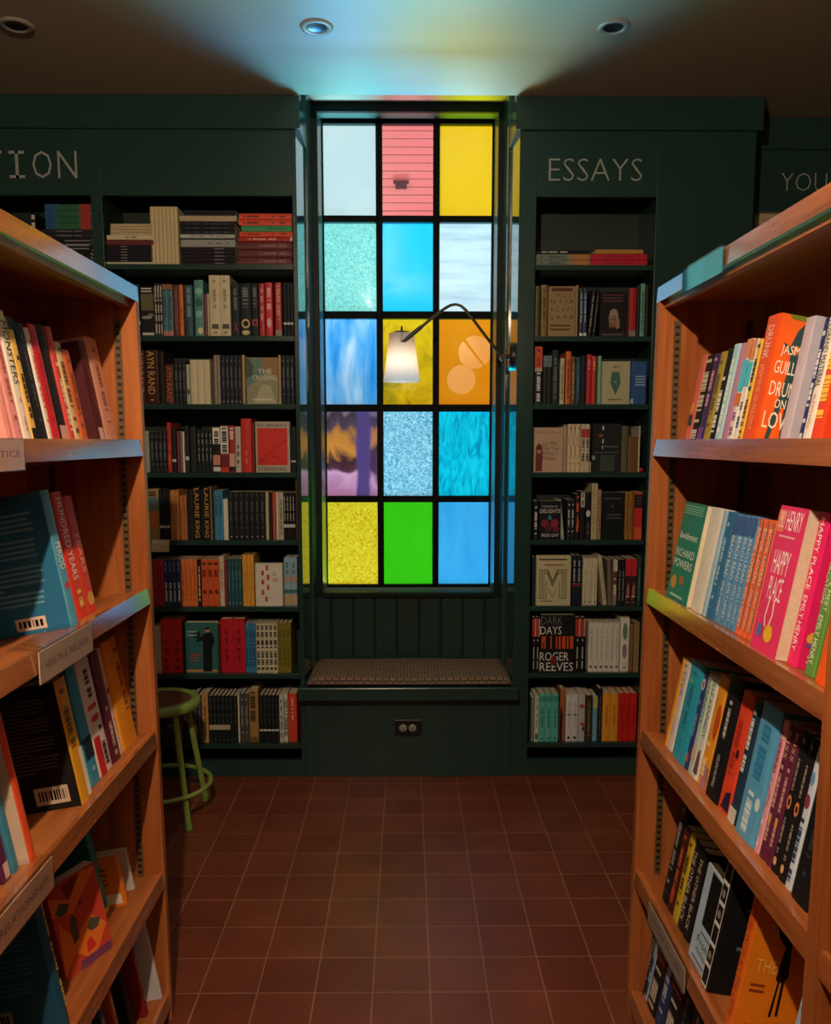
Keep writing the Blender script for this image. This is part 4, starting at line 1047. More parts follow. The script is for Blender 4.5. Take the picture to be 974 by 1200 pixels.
row('essays', 1, [
    (626.7, 632.3, 335, '#4a4a36', 1, 'dark olive book'), (633.6, 641, 333.6, '#7a6538', 1, 'tan olive book', {'deco': [hdash('#4d3d1e', 5)]}),
    (641.8, 673.6, 335.5, '#8d7852', 1, 'beige book with scattered black letters', {'face': 1, 't': .04, 'deco': [('cover_lettering', 'n', '#4a3d28', 'text', (.3, .78, .95, .86), 'M U S I'), ('cover_lettering', 'n', '#4a3d28', 'text', (.1, .66, .95, .74), 'N T I A'), ('cover_lettering', 'n', '#4a3d28', 'text', (.1, .5, .95, .58), 'R C A P S'), ('cover_lettering', 'n', '#4a3d28', 'text', (.1, .34, .95, .42), 'S A P R'), ('cover_lettering', 'n', '#4a3d28', 'lines', (.08, .1, .92, .26), 2), ('cover_print', 'n', '#5d2a22', 'rect', (.12, .9, .9, .97))]}),
    (674, 677, 334, '#8a7048', 1, 'thin tan book'),
    (678.4, 687.6, 338, '#26314a', 2, 'navy book with white foot', {'deco': [('spine_lettering', 's', '#8d9cc0', 'dash', (.3, .3, .7, .95), 6), ('spine_stripe', 's', '#c9ccd0', 'rect', (.1, .02, .9, .08))]}),
    (688.4, 692.6, 338.6, '#24262a', 1, 'black leaning book', {'lean': .09, 'deco': [hdash('#8d8e88', 6, .35, .65)]}), (694, 697.4, 339, '#1d1e20', 1, 'charcoal leaning book', {'lean': .09, 'deco': [hdash('#6d6e68', 6, .35, .65)]}),
    (702, 733.6, 342, '#1d1a1c', 1, 'black book with portrait photograph', {'face': 1, 't': .03, 'deco': [('cover_print', 'n', '#2d2023', 'rect', (.02, .03, .98, .12)), ('cover_print', 'n', '#8f8072', 'poly', [(.38, .2), (.35, .42), (.4, .58), (.52, .63), (.64, .6), (.7, .48), (.66, .3), (.58, .2)]), ('cover_print', 'n', '#5d4436', 'poly', [(.4, .18), (.38, .4), (.45, .48), (.58, .48), (.64, .38), (.56, .2)]), ('cover_print', 'n', '#8c6a54', 'oval', (.5, .36, .1, .13)), ('cover_print', 'n', '#94715a', 'poly', [(.62, .16), (.76, .2), (.74, .4), (.67, .44), (.64, .3)]), ('cover_print', 'n', '#3a2a24', 'oval', (.46, .385, .025, .015)), ('cover_print', 'n', '#3a2a24', 'oval', (.55, .385, .025, .015)), ('cover_print', 'n', '#5a2f28', 'oval', (.5, .28, .045, .014)), ('cover_lettering', 'n', '#59332f', 'lines', (.1, .76, .9, .96), 3), ('cover_lettering', 'n', '#6d6a68', 'lines', (.1, .02, .9, .07), 1)]}),
    (734.2, 735.8, 340, '#35302a', 1, 'thin dark book'),
    (736.6, 745, 337.6, '#a32028', 1, 'dark red hardback', {'deco': [band('#7c7770', .0, .13)]}), (745.8, 749, 335, '#25302f', 1, 'dark green book'),
    (749.8, 755, 332.2, '#5d9a8b', 1, 'pale teal book', {'deco': [hdash('#2f5d54', 6)]}), (755.8, 759, 334, '#3a2626', 1, 'dark brown book')], G2)
row('essays', 2, [
    (626, 635, 406, '#26282b', 1, 'black book with orange red top', {'deco': [band('#c4482f', .63, 1), band('#a39d90', .57, .63), hdash('#c9cac8', 9, .3, .75, .05, .55), hdash('#7d2518', 5, .3, .7, .66, .95)]}),
    (636, 646, 416.7, '#252b2b', 2, 'black book with slate blue top', {'deco': [band('#5d6f7d', .77, 1)]}),
    (646.6, 654, 410, '#2a332f', 1, 'dark green book', {'deco': [hdash('#5d665f', 6)]}), (656, 661, 419.7, '#b8b39a', 1, 'cream paperback', {'deco': [hdash('#77725e', 6)]}),
    (662.4, 668.6, 411.7, '#c4622d', 1, 'orange book', {'deco': [hdash('#7a3514', 6)]}), (669, 673.8, 417.5, '#5d4433', 1, 'brown book', {'deco': [hdash('#a88', 6) if False else hdash('#a58a78', 6)]}),
    (674.2, 680, 418.5, '#1f3c4d', 1, 'dark blue book', {'deco': [hdash('#3c6a85', 6)]}), (680.3, 686, 416.8, '#20272d', 1, 'slate black book'),
    (686.8, 692.8, 415.3, '#b32334', 1, 'crimson book', {'deco': [hdash('#d9808a', 6, .3, .7, .7, .95)]}), (693, 698, 417, '#b8352d', 1, 'red orange book', {'deco': [hdash('#d9a060', 6, .3, .7, .7, .95)]}),
    (700, 704, 417, '#7ea69a', 1, 'pale teal book'),
    (704.6, 737.4, 423.4, '#aaa88a', 1, 'cream book with teal pen nib', {'face': 1, 't': .03, 'spine': '#aaa88a', 'deco': [('cover_print', 'n', '#3f6a63', 'poly', [(.36, .76), (.62, .76), (.68, .5), (.5, .22), (.3, .5)]), ('cover_print', 'n', '#aaa88a', 'oval', (.49, .52, .03, .022)), ('cover_print', 'n', '#25443f', 'line', [(.49, .5), (.49, .26)], .0012), ('cover_lettering', 'n', '#6d6d58', 'lines', (.38, .84, .6, .9), 1), ('cover_lettering', 'n', '#56564a', 'lines', (.24, .08, .74, .14), 1)]}),
    (738, 756.6, 423.4, '#28508a', 1, 'blue book with pale letters', {'face': 1, 't': .03, 'deco': [('cover_lettering', 'n', '#93a9c9', 'lines', (.3, .42, .95, .68), 4), ('cover_print', 'n', '#9db0b8', 'poly', [(.02, .02), (.22, .02), (.22, .14), (.02, .12)])]})], G2)
CUR = {'deco': [('spine_print', 's', '#8f2f2b', 'line', [(.3, .96), (.75, .85), (.3, .72), (.3, .6), (.75, .5), (.7, .36), (.3, .28)], .0022), ('spine_print', 's', '#20191a', 'line', [(.7, .97), (.7, .88)], .002), hdash('#5d5648', 5, .4, .6, .04, .2)]}
row('essays', 3, [
    (625, 659.2, 501, '#b59a86', 1, 'tan book with arched portrait', {'face': 1, 't': .04, 'deco': [('cover_lettering', 'n', '#5d5048', 'text', (.3, .6, .78, .7), 'Let Me'), ('cover_lettering', 'n', '#5d5048', 'text', (.3, .49, .85, .58), 'Tell You'), ('cover_lettering', 'n', '#5d5048', 'text', (.3, .38, .8, .47), 'What I'), ('cover_lettering', 'n', '#5d5048', 'text', (.3, .27, .75, .36), 'Mean'), ('cover_lettering', 'n', '#7d6a5c', 'text', (.08, .84, .88, .94), 'Joan Didion'), ('cover_print', 'n', '#6d2a2a', 'poly', [(.07, .02), (.3, .02), (.31, .5), (.27, .6), (.19, .65), (.1, .6), (.07, .5)]), ('cover_print', 'n', '#a97a66', 'oval', (.19, .48, .08, .07)), ('cover_print', 'n', '#4d2220', 'oval', (.19, .54, .09, .04))]}),
    (659.6, 664, 499, '#a98c7a', 1, 'dusty pink book'),
    (664.6, 680, 497, '#c9bb9c', 3, 'cream paperback with looping ribbon', CUR),
    (680.3, 690.5, 497, '#bdb59a', 2, 'cream paperback with red block', {'deco': [band('#9d3b30', .72, .9), hdash('#2f3a38', 7, .25, .75, .2, .68)]}),
    (690.8, 692.8, 541, '#a99d80', 1, 'tiny cream book'),
    (693.2, 726.6, 496.6, '#23282a', 1, 'black book with small white figures', {'face': 1, 't': .04, 'deco': [('cover_print', 'n', '#d0d0c8', 'poly', [(.35, .87), (.39, .87), (.4, .95), (.36, .96)]), ('cover_print', 'n', '#d0d0c8', 'poly', [(.35, .6), (.39, .6), (.4, .68), (.36, .68)]), ('cover_print', 'n', '#c9c9c0', 'poly', [(.35, .48), (.38, .48), (.38, .55), (.35, .55)]), ('cover_print', 'n', '#8c4a34', 'oval', (.3, .76, .09, .03)), ('cover_lettering', 'n', '#5c625f', 'lines', (.42, .5, .92, .56), 1), ('cover_lettering', 'n', '#565d5c', 'lines', (.1, .39, .95, .43), 1), ('cover_print', 'n', '#3b4442', 'rect', (.3, .02, .8, .36)), ('cover_print', 'n', '#7a9aa3', 'oval', (.06, .3, .06, .05))]}),
    (727.6, 735, 499, '#5d5546', 1, 'grey brown book'), (735.7, 747, 511.5, '#6d4c30', 1, 'short brown book'), (747.6, 749.3, 499, '#b9b5a8', 1, 'thin pale book')], G2)
row('essays', 4, [
    (624.6, 630.8, 587, '#1c1d22', 1, 'black book with white spine letters', {'deco': [hdash('#c9cacc', 5, .3, .7, .05, .85)]}),
    (631.2, 656.8, 587, '#1d1e26', 1, 'black book of bright letters and flowers', {'face': 1, 't': .04, 'deco': [('cover_lettering', 'n', '#b9bfc4', 'text', (.12, .83, .85, .88), 'THE BOOK OF'), ('cover_lettering', 'n', '#d8dadb', 'text', (.05, .69, .97, .79), 'DELIGHTS'), ('cover_print', 'n', '#2c7fa0', 'poly', [(.4, .55), (.5, .66), (.6, .55), (.55, .5), (.5, .53), (.43, .5)]), ('cover_print', 'n', '#7d2440', 'oval', (.28, .42, .17, .1)), ('cover_print', 'n', '#8c2a44', 'oval', (.72, .42, .18, .11)), ('cover_print', 'n', '#5a1c30', 'oval', (.45, .3, .16, .09)), ('cover_print', 'n', '#6b2038', 'oval', (.78, .26, .15, .07)), ('cover_lettering', 'n', '#d8dadb', 'text', (.14, .07, .92, .15), 'ROSS GAY')]}),
    (657.4, 661.6, 585.5, '#9aa792', 1, 'pale green leaning book', {'lean': -.10}),
    (664, 673, 586, '#22242c', 2, 'dark book with blue white letters', {'deco': [hdash('#a9b4c4', 5, .3, .7, .1, .9)]}),
    (673.7, 678.8, 579, '#232022', 1, 'black book with orange flame', {'deco': [('spine_print', 's', '#c9552a', 'poly', [(.2, .2), (.6, .15), (.85, .3), (.6, .55), (.4, .45)]), down('#b9503a', 'FLAME', .6, .95, .2, .8) if False else hdash('#b9503a', 5, .2, .8, .6, .95)]}),
    (679.2, 685, 576.4, '#1f1f21', 1, 'black book with white top label', {'deco': [('spine_stripe', 's', '#b9bab0', 'rect', (.1, .68, .9, .98)), hdash('#4a4a44', 4, .3, .7, .7, .96)]}),
    (685.6, 692, 577, '#211d1f', 1, 'black book with white oval', {'deco': [('spine_print', 's', '#c9c9c6', 'oval', (.5, .55, .4, .07)), hdash('#5a4a44', 6, .3, .7, .1, .4)]}),
    (692.5, 699.6, 566.5, '#b3ad8c', 2, 'tall cream green book', {'deco': [hdash('#7d7858', 8, .4, .6)]}),
    (700, 704, 574, '#a1846a', 1, 'tan pink book', {'deco': [hdash('#6d3d34', 8, .35, .65)]}),
    (704.8, 730.8, 577, '#1a1d1f', 1, 'black cover with faint letters', {'face': 1, 't': .04, 'deco': [('cover_lettering', 'n', '#4a5052', 'lines', (.05, .84, .85, .9), 1), ('cover_lettering', 'n', '#454b4d', 'lines', (.2, .42, .95, .56), 2), ('cover_print', 'n', '#454b4d', 'oval', (.46, .7, .05, .03))]}),
    (731.6, 741, 577.5, '#8d6a30', 2, 'olive gold book', {'deco': [hdash('#5d4418', 8, .4, .6)]}),
    (741.6, 752, 576.5, '#26201f', 1, 'black red and orange novel', {'face': 1, 't': .1, 'spine': '#c45a30', 'deco': [('cover_print', 'n', '#c22a2a', 'rect', (.12, .28, .95, .66)), ('cover_print', 'n', '#c4562c', 'rect', (.1, .0, .98, .27)), ('cover_print', 'n', '#b0502c', 'rect', (.02, .95, .98, .99)), ('cover_lettering', 'n', '#4d4a46', 'lines', (.35, .72, .8, .92), 3)]})], G2)
MZ = []
for k in range(4):
    o_ = .045*k
    MZ.append(('cover_print', 'n', '#35362c', 'line', [(.1 + o_, .14), (.1 + o_, .72 - o_*.6), (.34 - o_*.1, .72 - o_*.6), (.48, .5 - o_*.9), (.62 + o_*.1, .72 - o_*.6), (.88 - o_, .72 - o_*.6), (.88 - o_, .14)], .0022))
MZ.append(('cover_print', 'n', '#35362c', 'line', [(.1, .14), (.3, .14), (.3, .5)], .0022)); MZ.append(('cover_print', 'n', '#35362c', 'line', [(.88, .14), (.68, .14), (.68, .5)], .0022)); MZ.append(('cover_print', 'n', '#35362c', 'line', [(.36, .34), (.48, .16), (.6, .34)], .0022))
row('essays', 5, [
    (623.6, 626.8, 653, '#252b3f', 1, 'thin navy book'),
    (627.6, 668.2, 651.2, '#b9b491', 1, 'cream book with black maze', {'face': 1, 't': .025, 'deco': MZ + [('cover_lettering', 'n', '#4a4a3c', 'text', (.08, .89, .9, .95), 'Lewis Warsh') if False else ('cover_lettering', 'n', '#4a4a3c', 'lines', (.08, .89, .9, .96), 1), ('cover_lettering', 'n', '#8d6a4c', 'lines', (.25, .78, .8, .85), 1), ('cover_lettering', 'n', '#6d6a50', 'lines', (.14, .06, .5, .11), 1)]}),
    (669.8, 681, 651, '#202634', 2, 'dark navy book with red mark', {'deco': [hdash('#a9adb4', 6, .3, .6, .4, .95), band('#7a2a34', .38, .44)]}),
    (682.4, 699.6, 654.6, '#c2bda8', 3, 'cream paperback', {'deco': [hdash('#8d8a78', 6, .42, .58, .15, .8), ('spine_stripe', 's', '#3a3a36', 'rect', (.35, .05, .65, .09))]}),
    (706.8, 711.6, 651, '#b7b096', 1, 'cream leaning book', {'lean': -.13, 'deco': [hdash('#77725e', 6, .4, .6)]}),
    (712.4, 717.2, 656, '#6a6355', 1, 'grey brown book', {'lean': -.04}),
    (717.6, 722.6, 656, '#8d7a66', 1, 'white and brown book', {'deco': [band('#b9b6ae', .75, 1), band('#5d3f2c', .45, .74), hdash('#d8d5cc', 5, .3, .7, .2, .6)]}),
    (723.4, 731.6, 655.8, '#1f2126', 2, 'black paperback', {'deco': [hdash('#83868c', 6, .35, .65, .1, .8)]}),
    (732, 745.2, 655, '#3a2226', 2, 'black book with scarlet top', {'deco': [band('#c22a34', .63, 1), ('spine_print', 's', '#9d6a64', 'poly', [(.2, .1), (.8, .25), (.7, .5), (.3, .4)]), hdash('#cfa8a0', 5, .2, .8, .05, .2)]}),
    (746.2, 751, 652, '#25403f', 1, 'dark teal book', {'deco': [hdash('#5d7d7a', 6, .35, .65, .1, .8)]})], G2)
DD = {'deco': [band('#a8372a', .65, .97), band('#1a191a', .0, .64), hdash('#c9cac8', 5, .4, .6, .05, .6), ('spine_print', 's', '#c9cac8', 'rect', (.8, .65, .95, .98))]}
row('essays', 6, [
    (623, 632, 723.5, '#1c1a1b', 2, 'black and red spine', DD),
    (632.4, 672.4, 720.5, '#1d1c1d', 1, 'black cover of bold white letters', {'face': 1, 't': .03, 'deco': [('cover_lettering', 'n', '#5e6567', 'text', (.02, .83, .65, .97), 'DARK'), ('cover_lettering', 'n', '#d2d4d3', 'text', (.0, .66, .62, .8), 'DAYS'), ('cover_lettering', 'n', '#d2d4d3', 'text', (.0, .2, .84, .35), 'ROGER'), ('cover_lettering', 'n', '#d2d4d3', 'text', (.0, .02, .98, .17), 'REEVES')] + [('cover_print', 'n', '#c4502a', 'rect', (a, .41, a + wd, .63)) for a, wd in ((.04, .12), (.3, .04), (.46, .04), (.54, .06), (.64, .1), (.78, .05), (.87, .1))] + [('cover_print', 'n', '#1d1c1d', 'rect', (.08, .41, .11, .52)), ('cover_print', 'n', '#6d2420', 'oval', (.4, .2, .1, .08))]}),
    (673, 685, 723.5, '#1c1a1b', 2, 'black spine with red top', DD),
    (689, 725.2, 729.6, '#d0cfc8', 6, 'white paperback', {'deco': [hdash('#8d8d88', 6, .42, .58, .2, .95), ('spine_stripe', 's', '#3a3a3a', 'oval', (.5, .1, .25, .025))]}),
    (726, 736.6, 724, '#d3d3cc', 1, 'tall white book with green and mauve ovals', {'deco': [('spine_print', 's', '#5d8560', 'oval', (.5, .75, .25, .16)), ('spine_print', 's', '#8d7a90', 'oval', (.5, .38, .25, .14)), ('spine_stripe', 's', '#7d7d78', 'rect', (.4, .05, .6, .1))]}),
    (737.4, 741.6, 734, '#7d5d38', 1, 'tan brown book'), (742.2, 749.6, 729.6, '#8d7656', 2, 'beige brown book')], G2)
row('essays', 7, [
    (622.4, 625.8, 818, '#6d8a6a', 1, 'sage green book'), (626.2, 631, 816, '#c9c8be', 1, 'white book with black pattern', {'deco': [hdash('#1d1d1e', 6, .15, .85, .04, .22), hdash('#8a8a84', 4, .3, .7, .3, .95)]}),
    (631.3, 653.9, 813.5, '#55b0ab', 3, 'turquoise paperback', {'deco': [hdash('#2d7d7c', 6, .3, .7, .3, .75), band('#3f8c89', .84, .96), ('spine_stripe', 's', '#2d7d7c', 'rect', (.3, .04, .7, .09))]}),
    (655.8, 661.8, 808, '#a0613a', 1, 'orange brown book', {'deco': [('spine_print', 's', '#231d1a', 'poly', [(.0, .0), (.5, .0), (.4, .2), (.6, .5), (.1, .7), (.0, .4)])]}),
    (662.6, 676.8, 814, '#c9cbd6', 2, 'lilac white paperback', {'deco': [('spine_print', 's', '#1f1f22', 'oval', (.5, .57, .3, .02)), hdash('#9d9fa8', 6, .4, .6, .3, .9), ('spine_stripe', 's', '#1f1f22', 'oval', (.5, .08, .22, .03))]}),
    (677.2, 685, 813, '#a9b0b2', 1, 'pale grey book with red shapes', {'deco': [('spine_print', 's', '#b04038', 'oval', (.5, .74, .4, .04)), ('spine_print', 's', '#b04038', 'oval', (.6, .36, .3, .04)), ('spine_print', 's', '#232629', 'poly', [(.5, .25), (.9, .2), (.85, .35)])]}),
    (686, 693, 815, '#3a332a', 1, 'dark brown book', {'deco': [hdash('#6d6350', 6)]}),
    (694, 699.5, 816.8, '#6aa0c4', 1, 'blue book with yellow top', {'deco': [band('#b8b06a', .74, 1), hdash('#c9a060', 4, .3, .7, .1, .25)]}),
    (700, 704.8, 807, '#20242a', 1, 'tall black book', {'deco': [hdash('#4f565e', 6)]}),
    (705.3, 723.6, 812.4, '#d9942e', 2, 'golden orange paperback', {'deco': [hdash('#a8661a', 6, .4, .6, .3, .8)]}),
    (724, 746.6, 812.4, '#bf2422', 3, 'bright red paperback', {'deco': [hdash('#7d1110', 6, .42, .58, .3, .8)]})], G2)
# small red ornament on the fourth shelf
x, z = at_y(751.5, 551, YF + 0.03)
rb = thing('red_ornament', (x, YF + 0.03, ZSH[3]), 'small round red ornament beside thin pale book on the essays bookcase', 'ornament')
m = MB(); m.lathe([(0.009*math.sin(PI*i/10) + 1e-4, ZSH[3] + 0.0095 - 0.009*math.cos(PI*i/10)) for i in range(11)], x, YF + 0.03, 16)
part('ball', m, paint('#c4202c', .3), rb)
m = MB(); m.lathe([(1e-4, ZSH[3] + 0.0208), (0.003, ZSH[3] + 0.0205), (0.003, ZSH[3] + 0.0175)], x, YF + 0.03, 12)
part('cap', m, BRONZE, rb)
# cream books seen past the essays bookcase on the bookcase set farther back
stack('young', [(885.5, 916, 247, 321, '#b39f7c', 10, 'cream beige book')], 0, 'pile on the bookcase set farther back', 'books on the farther bookcase', Y=3.70, yb=0.02, zs=ZSH[0])

# ------------------------------------------------------------------ oak display cases in the aisle
TILT = math.radians(10.0)
YFAR, YNEAR = 1.95, 1.10
ZU = [1.434, 1.091, 0.744, 0.388, 0.072]          # tops of the shelf lips
def xfront(s, z):                                  # the fronts lean back a little
    return (0.5545 if s > 0 else -0.5925) + s*(z - 0.388)*0.0105
CD = 0.275                                         # depth of a case
def case(name, s, label, bays):
    xb = s*(abs(xfront(s, 1.0)) + CD)
    th_ = thing(name, (s*(abs(xfront(s, 1)) + CD/2), (YFAR + bays[-1][0])/2, 0.0), label, 'display case', 'oak display cases')
    def xf(z): return xfront(s, z)
    def panel(y0, y1, nm):
        m = MB()
        m.prism([(xf(0), y0), (xf(0), y1), (xb, y1), (xb, y0)], 2, 0.0, 1.742)
        m.v = [(xf(z) if abs(x - xf(0)) < 1e-6 else x, y, z) for x, y, z in m.v]
        part(nm, m.recalc(), WOOD_Z, th_)
    panel(YFAR, YFAR + 0.020, 'side_panel')
    for i, (ya, yb_) in enumerate(bays):
        panel(ya - 0.036, ya - 0.0002, 'divider' if i < len(bays) - 1 else 'side_panel')
        part('back_panel', bx(xb, xb + s*0.012, ya - 0.036, yb_ + (0.020 if i == 0 else 0), 0.0, 1.742), WOOD_Z, th_)
        for z in ZU:
            x0 = xf(z)
            m = MB()
            d = (s*math.cos(TILT), -math.sin(TILT)); L = (abs(xb) - abs(x0))/math.cos(TILT) - 0.002
            a = (x0 + s*0.004, z - 0.002)
            m.prism([(a[0], a[1]), (a[0] + d[0]*L, a[1] + d[1]*L), (a[0] + d[0]*L, a[1] + d[1]*L - 0.018), (a[0], a[1] - 0.018)], 1, ya + 0.0005, yb_ - 0.0005)
            m.v = [(q[0], q[1], q[2]) for q in m.v]
            sh = part('shelf', m.recalc(), WOOD_Y, th_)
            m = MB(); tl_ = s*0.0036      # the lip's face leans back with the shelf
            m.prism([(x0, z - 0.0375), (x0 + tl_, z), (x0 + s*0.0125, z), (x0 + s*0.0125, z - 0.0375)], 1, ya + 0.0004, yb_ - 0.0004)
            part('shelf_lip', m.recalc(), WOOD_LIP, sh)
        for ys, dirn in ((yb_, -1), (ya, 1)):
            for off in (0.052, 0.215):
                xs = xf(0.9) + s*off
                m = MB(); y0 = ys + dirn*0.0002; y1 = ys + dirn*0.0022
                m.box(xs - 0.008, xs + 0.008, y0, y1, 0.12, 1.70)
                for k in range(98):
                    zz = 0.13 + k*0.016
                    m.box(xs - 0.0045, xs + 0.0045, y1, y1 + dirn*0.0002, zz, zz + 0.007, 1)
                part('shelf_standard', m, [paint('#6d5436', .4, .1, 40, .5, .3), flat('#120d0a')], th_)
        part('plinth', bx(xf(0) + s*0.03, xf(0) + s*0.048, ya, yb_, 0.0, 0.05), WOOD_Y, th_)
    m = MB(); ye = bays[-1][0] - 0.036
    x0 = xf(1.776)
    m.box(x0 + s*0.0115, xb + s*0.012, ye - 0.003, YFAR + 0.023, 1.742, 1.776)
    tlp = MB(); tlp.prism([(x0, 1.742), (x0 + s*0.002, 1.776), (x0 + s*0.0112, 1.776), (x0 + s*0.0112, 1.742)], 1, ye - 0.003, YFAR + 0.023)
    part('top_lip', tlp.recalc(), WOOD_LIP, th_)
    top = part('top_panel', m, WOOD_Y, th_)
    m = MB(); m.box(x0 + s*0.012, x0 + s*0.030, ye + 0.04, YFAR - 0.001, 1.728, 1.7418)
    part('top_rail', m, WOOD_Y, th_)
    return th_
case('display_bookcase', -1, 'oak display case of slanted shelves signed HEALTH & WELLNESS and RELATIONSHIPS', [(YNEAR, YFAR)])
case('display_bookcase', 1, 'oak display case of slanted shelves with a HORROR sign', [(YNEAR, YFAR), (0.27, YNEAR - 0.036)])

HEL, HOR = 'relationships case', 'horror case'
def shelf_axes(s):
    d = Vector((s*math.cos(TILT), 0, -math.sin(TILT))); w = Vector((s*math.sin(TILT), 0, math.cos(TILT)))
    return d, w
YL = {}
def ubook(s, k, uL, uR, vt, cov, desc, sb=0.035, w=0.135, spine=None, deco=(), h=None, face=False, t=None, hard=False, lab=None, dz=0.0):
    """a book on shelf k of the case on side s, its spine seen from column uL to uR at the foot"""
    d, up = shelf_axes(s)
    z0 = ZU[k] - 0.002; x0 = xfront(s, ZU[k]) + s*0.004
    p = Vector((x0, 0, z0)) + d*sb + up*(0.0006 + dz)
    ya = y_on_line(p.x, p.z, uL); yb_ = y_on_line(p.x, p.z, uR)
    yf_, yn = max(ya, yb_), min(ya, yb_)
    lim = YL.get((s, k), YFAR - 0.004)
    yf_ = min(yf_, lim - 0.0006)
    if not face and t is not None: yn = yf_ - t
    yn = min(yn, yf_ - 0.006)
    ym = (yf_ + yn)/2
    if h is None:
        lo, hi = 0.05, 0.34
        for _ in range(40):
            md = (lo + hi)/2; q = p + up*md
            if proj(q.x, ym, q.z)[1] > vt: lo = md
            else: hi = md
        h = lo
    where = '%s shelf of the %s' % (ORD[k + 1], HEL if s < 0 else HOR)
    lab = (lab or desc) + ', ' + where
    grp = 'books on the oak %s' % (HEL if s < 0 else HOR)
    if face:
        th_ = t or 0.025
        # front cover turned to the aisle, spine at the far end on the horror side
        wd = yf_ - yn
        if s > 0: M = frame((p.x + d.x*th_, yf_, p.z + d.z*th_), -d, Vector((0, -1, 0)), up)
        else: M = frame((p.x + d.x*th_, yn, p.z + d.z*th_), -d, Vector((0, 1, 0)), up)
        book(M, th_, h, wd, cov, lab, grp, spine=spine, hard=hard, deco=deco)
    else:
        if s > 0: M = frame((p.x, yf_, p.z), Vector((0, -1, 0)), d, up)
        else: M = frame((p.x, yn, p.z), Vector((0, 1, 0)), d, up)
        w = min(w, CD - sb - 0.012)
        book(M, yf_ - yn - 0.0004, h, w, cov, lab, grp, spine=spine, hard=hard, deco=deco)
    YL[(s, k)] = yn

R_, L_ = 1, -1
T = lambda c, txt, a, b, x0=.2, x1=.8: ('spine_lettering', 's', c, 'down', (x0, a, x1, b), txt)
# --- horror case, first shelf
ubook(R_, 0, 800, 806.7, 416, '#cf6a5c', 'coral book with small dark figure', deco=[('spine_print', 's', '#1f3a52', 'rect', (.2, .2, .8, .32)), ('spine_print', 's', '#d9a24a', 'oval', (.5, .4, .3, .06))])
ubook(R_, 0, 806.7, 815, 416, '#221f20', 'black book with pale patterned letters', deco=[hdash('#c4bda8', 5, .15, .85, .05, .95)])
ubook(R_, 0, 815, 821.5, 414, '#3d2a52', 'dark purple book with pink letters', deco=[hdash('#c98aa8', 5, .25, .75, .4, .95), band('#6d3a9a', 0, .18)])
ubook(R_, 0, 821.5, 829, 412, '#a08a34', 'mustard book', deco=[hdash('#5d4a14', 5, .3, .7)])
ubook(R_, 0, 829, 835, 408, '#1e2124', 'black book with white bold letters', deco=[hdash('#d4d4cf', 5, .2, .8, .1, .7)])
ubook(R_, 0, 835, 842.5, 403, '#a9cfe0', 'pale blue book', deco=[hdash('#e9f0f0', 6, .3, .7)])
ubook(R_, 0, 842.5, 850, 402, '#b580a4', 'mauve pink book')
ubook(R_, 0, 850, 856.5, 397, '#e0ddd4', 'white book with cyan and orange blocks', deco=[band('#4fc0de', .5, .8), band('#d98a5c', .82, 1), band('#d4703c', .36, .48), hdash('#8d5a9a', 4, .25, .75, .08, .3)])
ubook(R_, 0, 856.5, 862, 397, '#e0ddd4', 'white book with orange foot', deco=[band('#4fc0de', .55, .78), band('#d98a5c', .8, 1), hdash('#45607d', 4, .25, .75, .1, .4)])
ubook(R_, 0, 862, 867, 397, '#d8b23c', 'yellow and black patterned book', deco=[hdash('#2a3a4a', 5, .2, .8, .5, .95), hdash('#7d3a1c', 8, .2, .8, .05, .45)])
ubook(R_, 0, 867, 882, 368.8, '#ea6220', 'bright orange novel with long haired woman', w=.14, sb=.03, spine='#e4501c', deco=[T('#f0b06a', 'JASMINE GUILLORY', .1, .62, .3, .65), T('#f3d9b8', 'DRUNK', .66, .92, .3, .7),
    ('cover_print', 'n', '#2f4a4c', 'poly', [(.12, .01), (.17, .01), (.25, .3), (.29, .3), (.31, .01), (.38, .01), (.37, .4), (.36, .6), (.42, .76), (.4, .9), (.33, .95), (.25, .88), (.2, .76), (.12, .79), (.12, .77), (.22, .7), (.24, .6), (.2, .4)]),
    ('cover_print', 'n', '#c9764a', 'oval', (.28, .74, .04, .035)), ('cover_print', 'n', '#6d7a2c', 'poly', [(.1, 1.0), (.6, 1.0), (.6, .955), (.16, .965)]),
    ('cover_lettering', 'n', '#f4ead8', 'text', (.1, .68, .5, .77), 'JASMINE'), ('cover_lettering', 'n', '#f4ead8', 'text', (.06, .55, .52, .65), 'GUILLORY'), ('cover_lettering', 'n', '#f4ead8', 'text', (.06, .38, .46, .49), 'DRUNK'), ('cover_lettering', 'n', '#f4ead8', 'text', (.16, .29, .3, .36), 'ON'), ('cover_lettering', 'n', '#f4ead8', 'text', (.06, .13, .42, .26), 'LOVE')])
ubook(R_, 0, 910, 933.5, 371, '#b9b4c6', 'pale lavender hardback', sb=.07, w=.13, t=.036)
ubook(R_, 0, 932, 937, 372.5, '#27356e', 'navy book with white letters', sb=.062, deco=[hdash('#d9dae4', 5, .3, .7, .05, .9)], t=.022)
ubook(R_, 0, 937, 946.5, 370, '#e9e0d6', 'white romance paperback with black letters', sb=.045, t=.03, deco=[T('#1d1d24', 'HUSBAND MATERIAL', .45, .97, .2, .75), T('#c47f74', 'ALEXIS HALL', .12, .4, .35, .65)])
ubook(R_, 0, 946.5, 980, 369, '#df4626', 'vermilion book with yellow letters', sb=.035, t=.035, w=.14, deco=[hdash('#f0c04a', 9, .2, .8, .2, .9), ('cover_lettering', 'n', '#f0c04a', 'lines', (.1, .3, .9, .9), 5)])
ubook(R_, 0, 976, 1000, 372, '#c9c4b4', 'cream novel nearest the divider', sb=.04, t=.03)
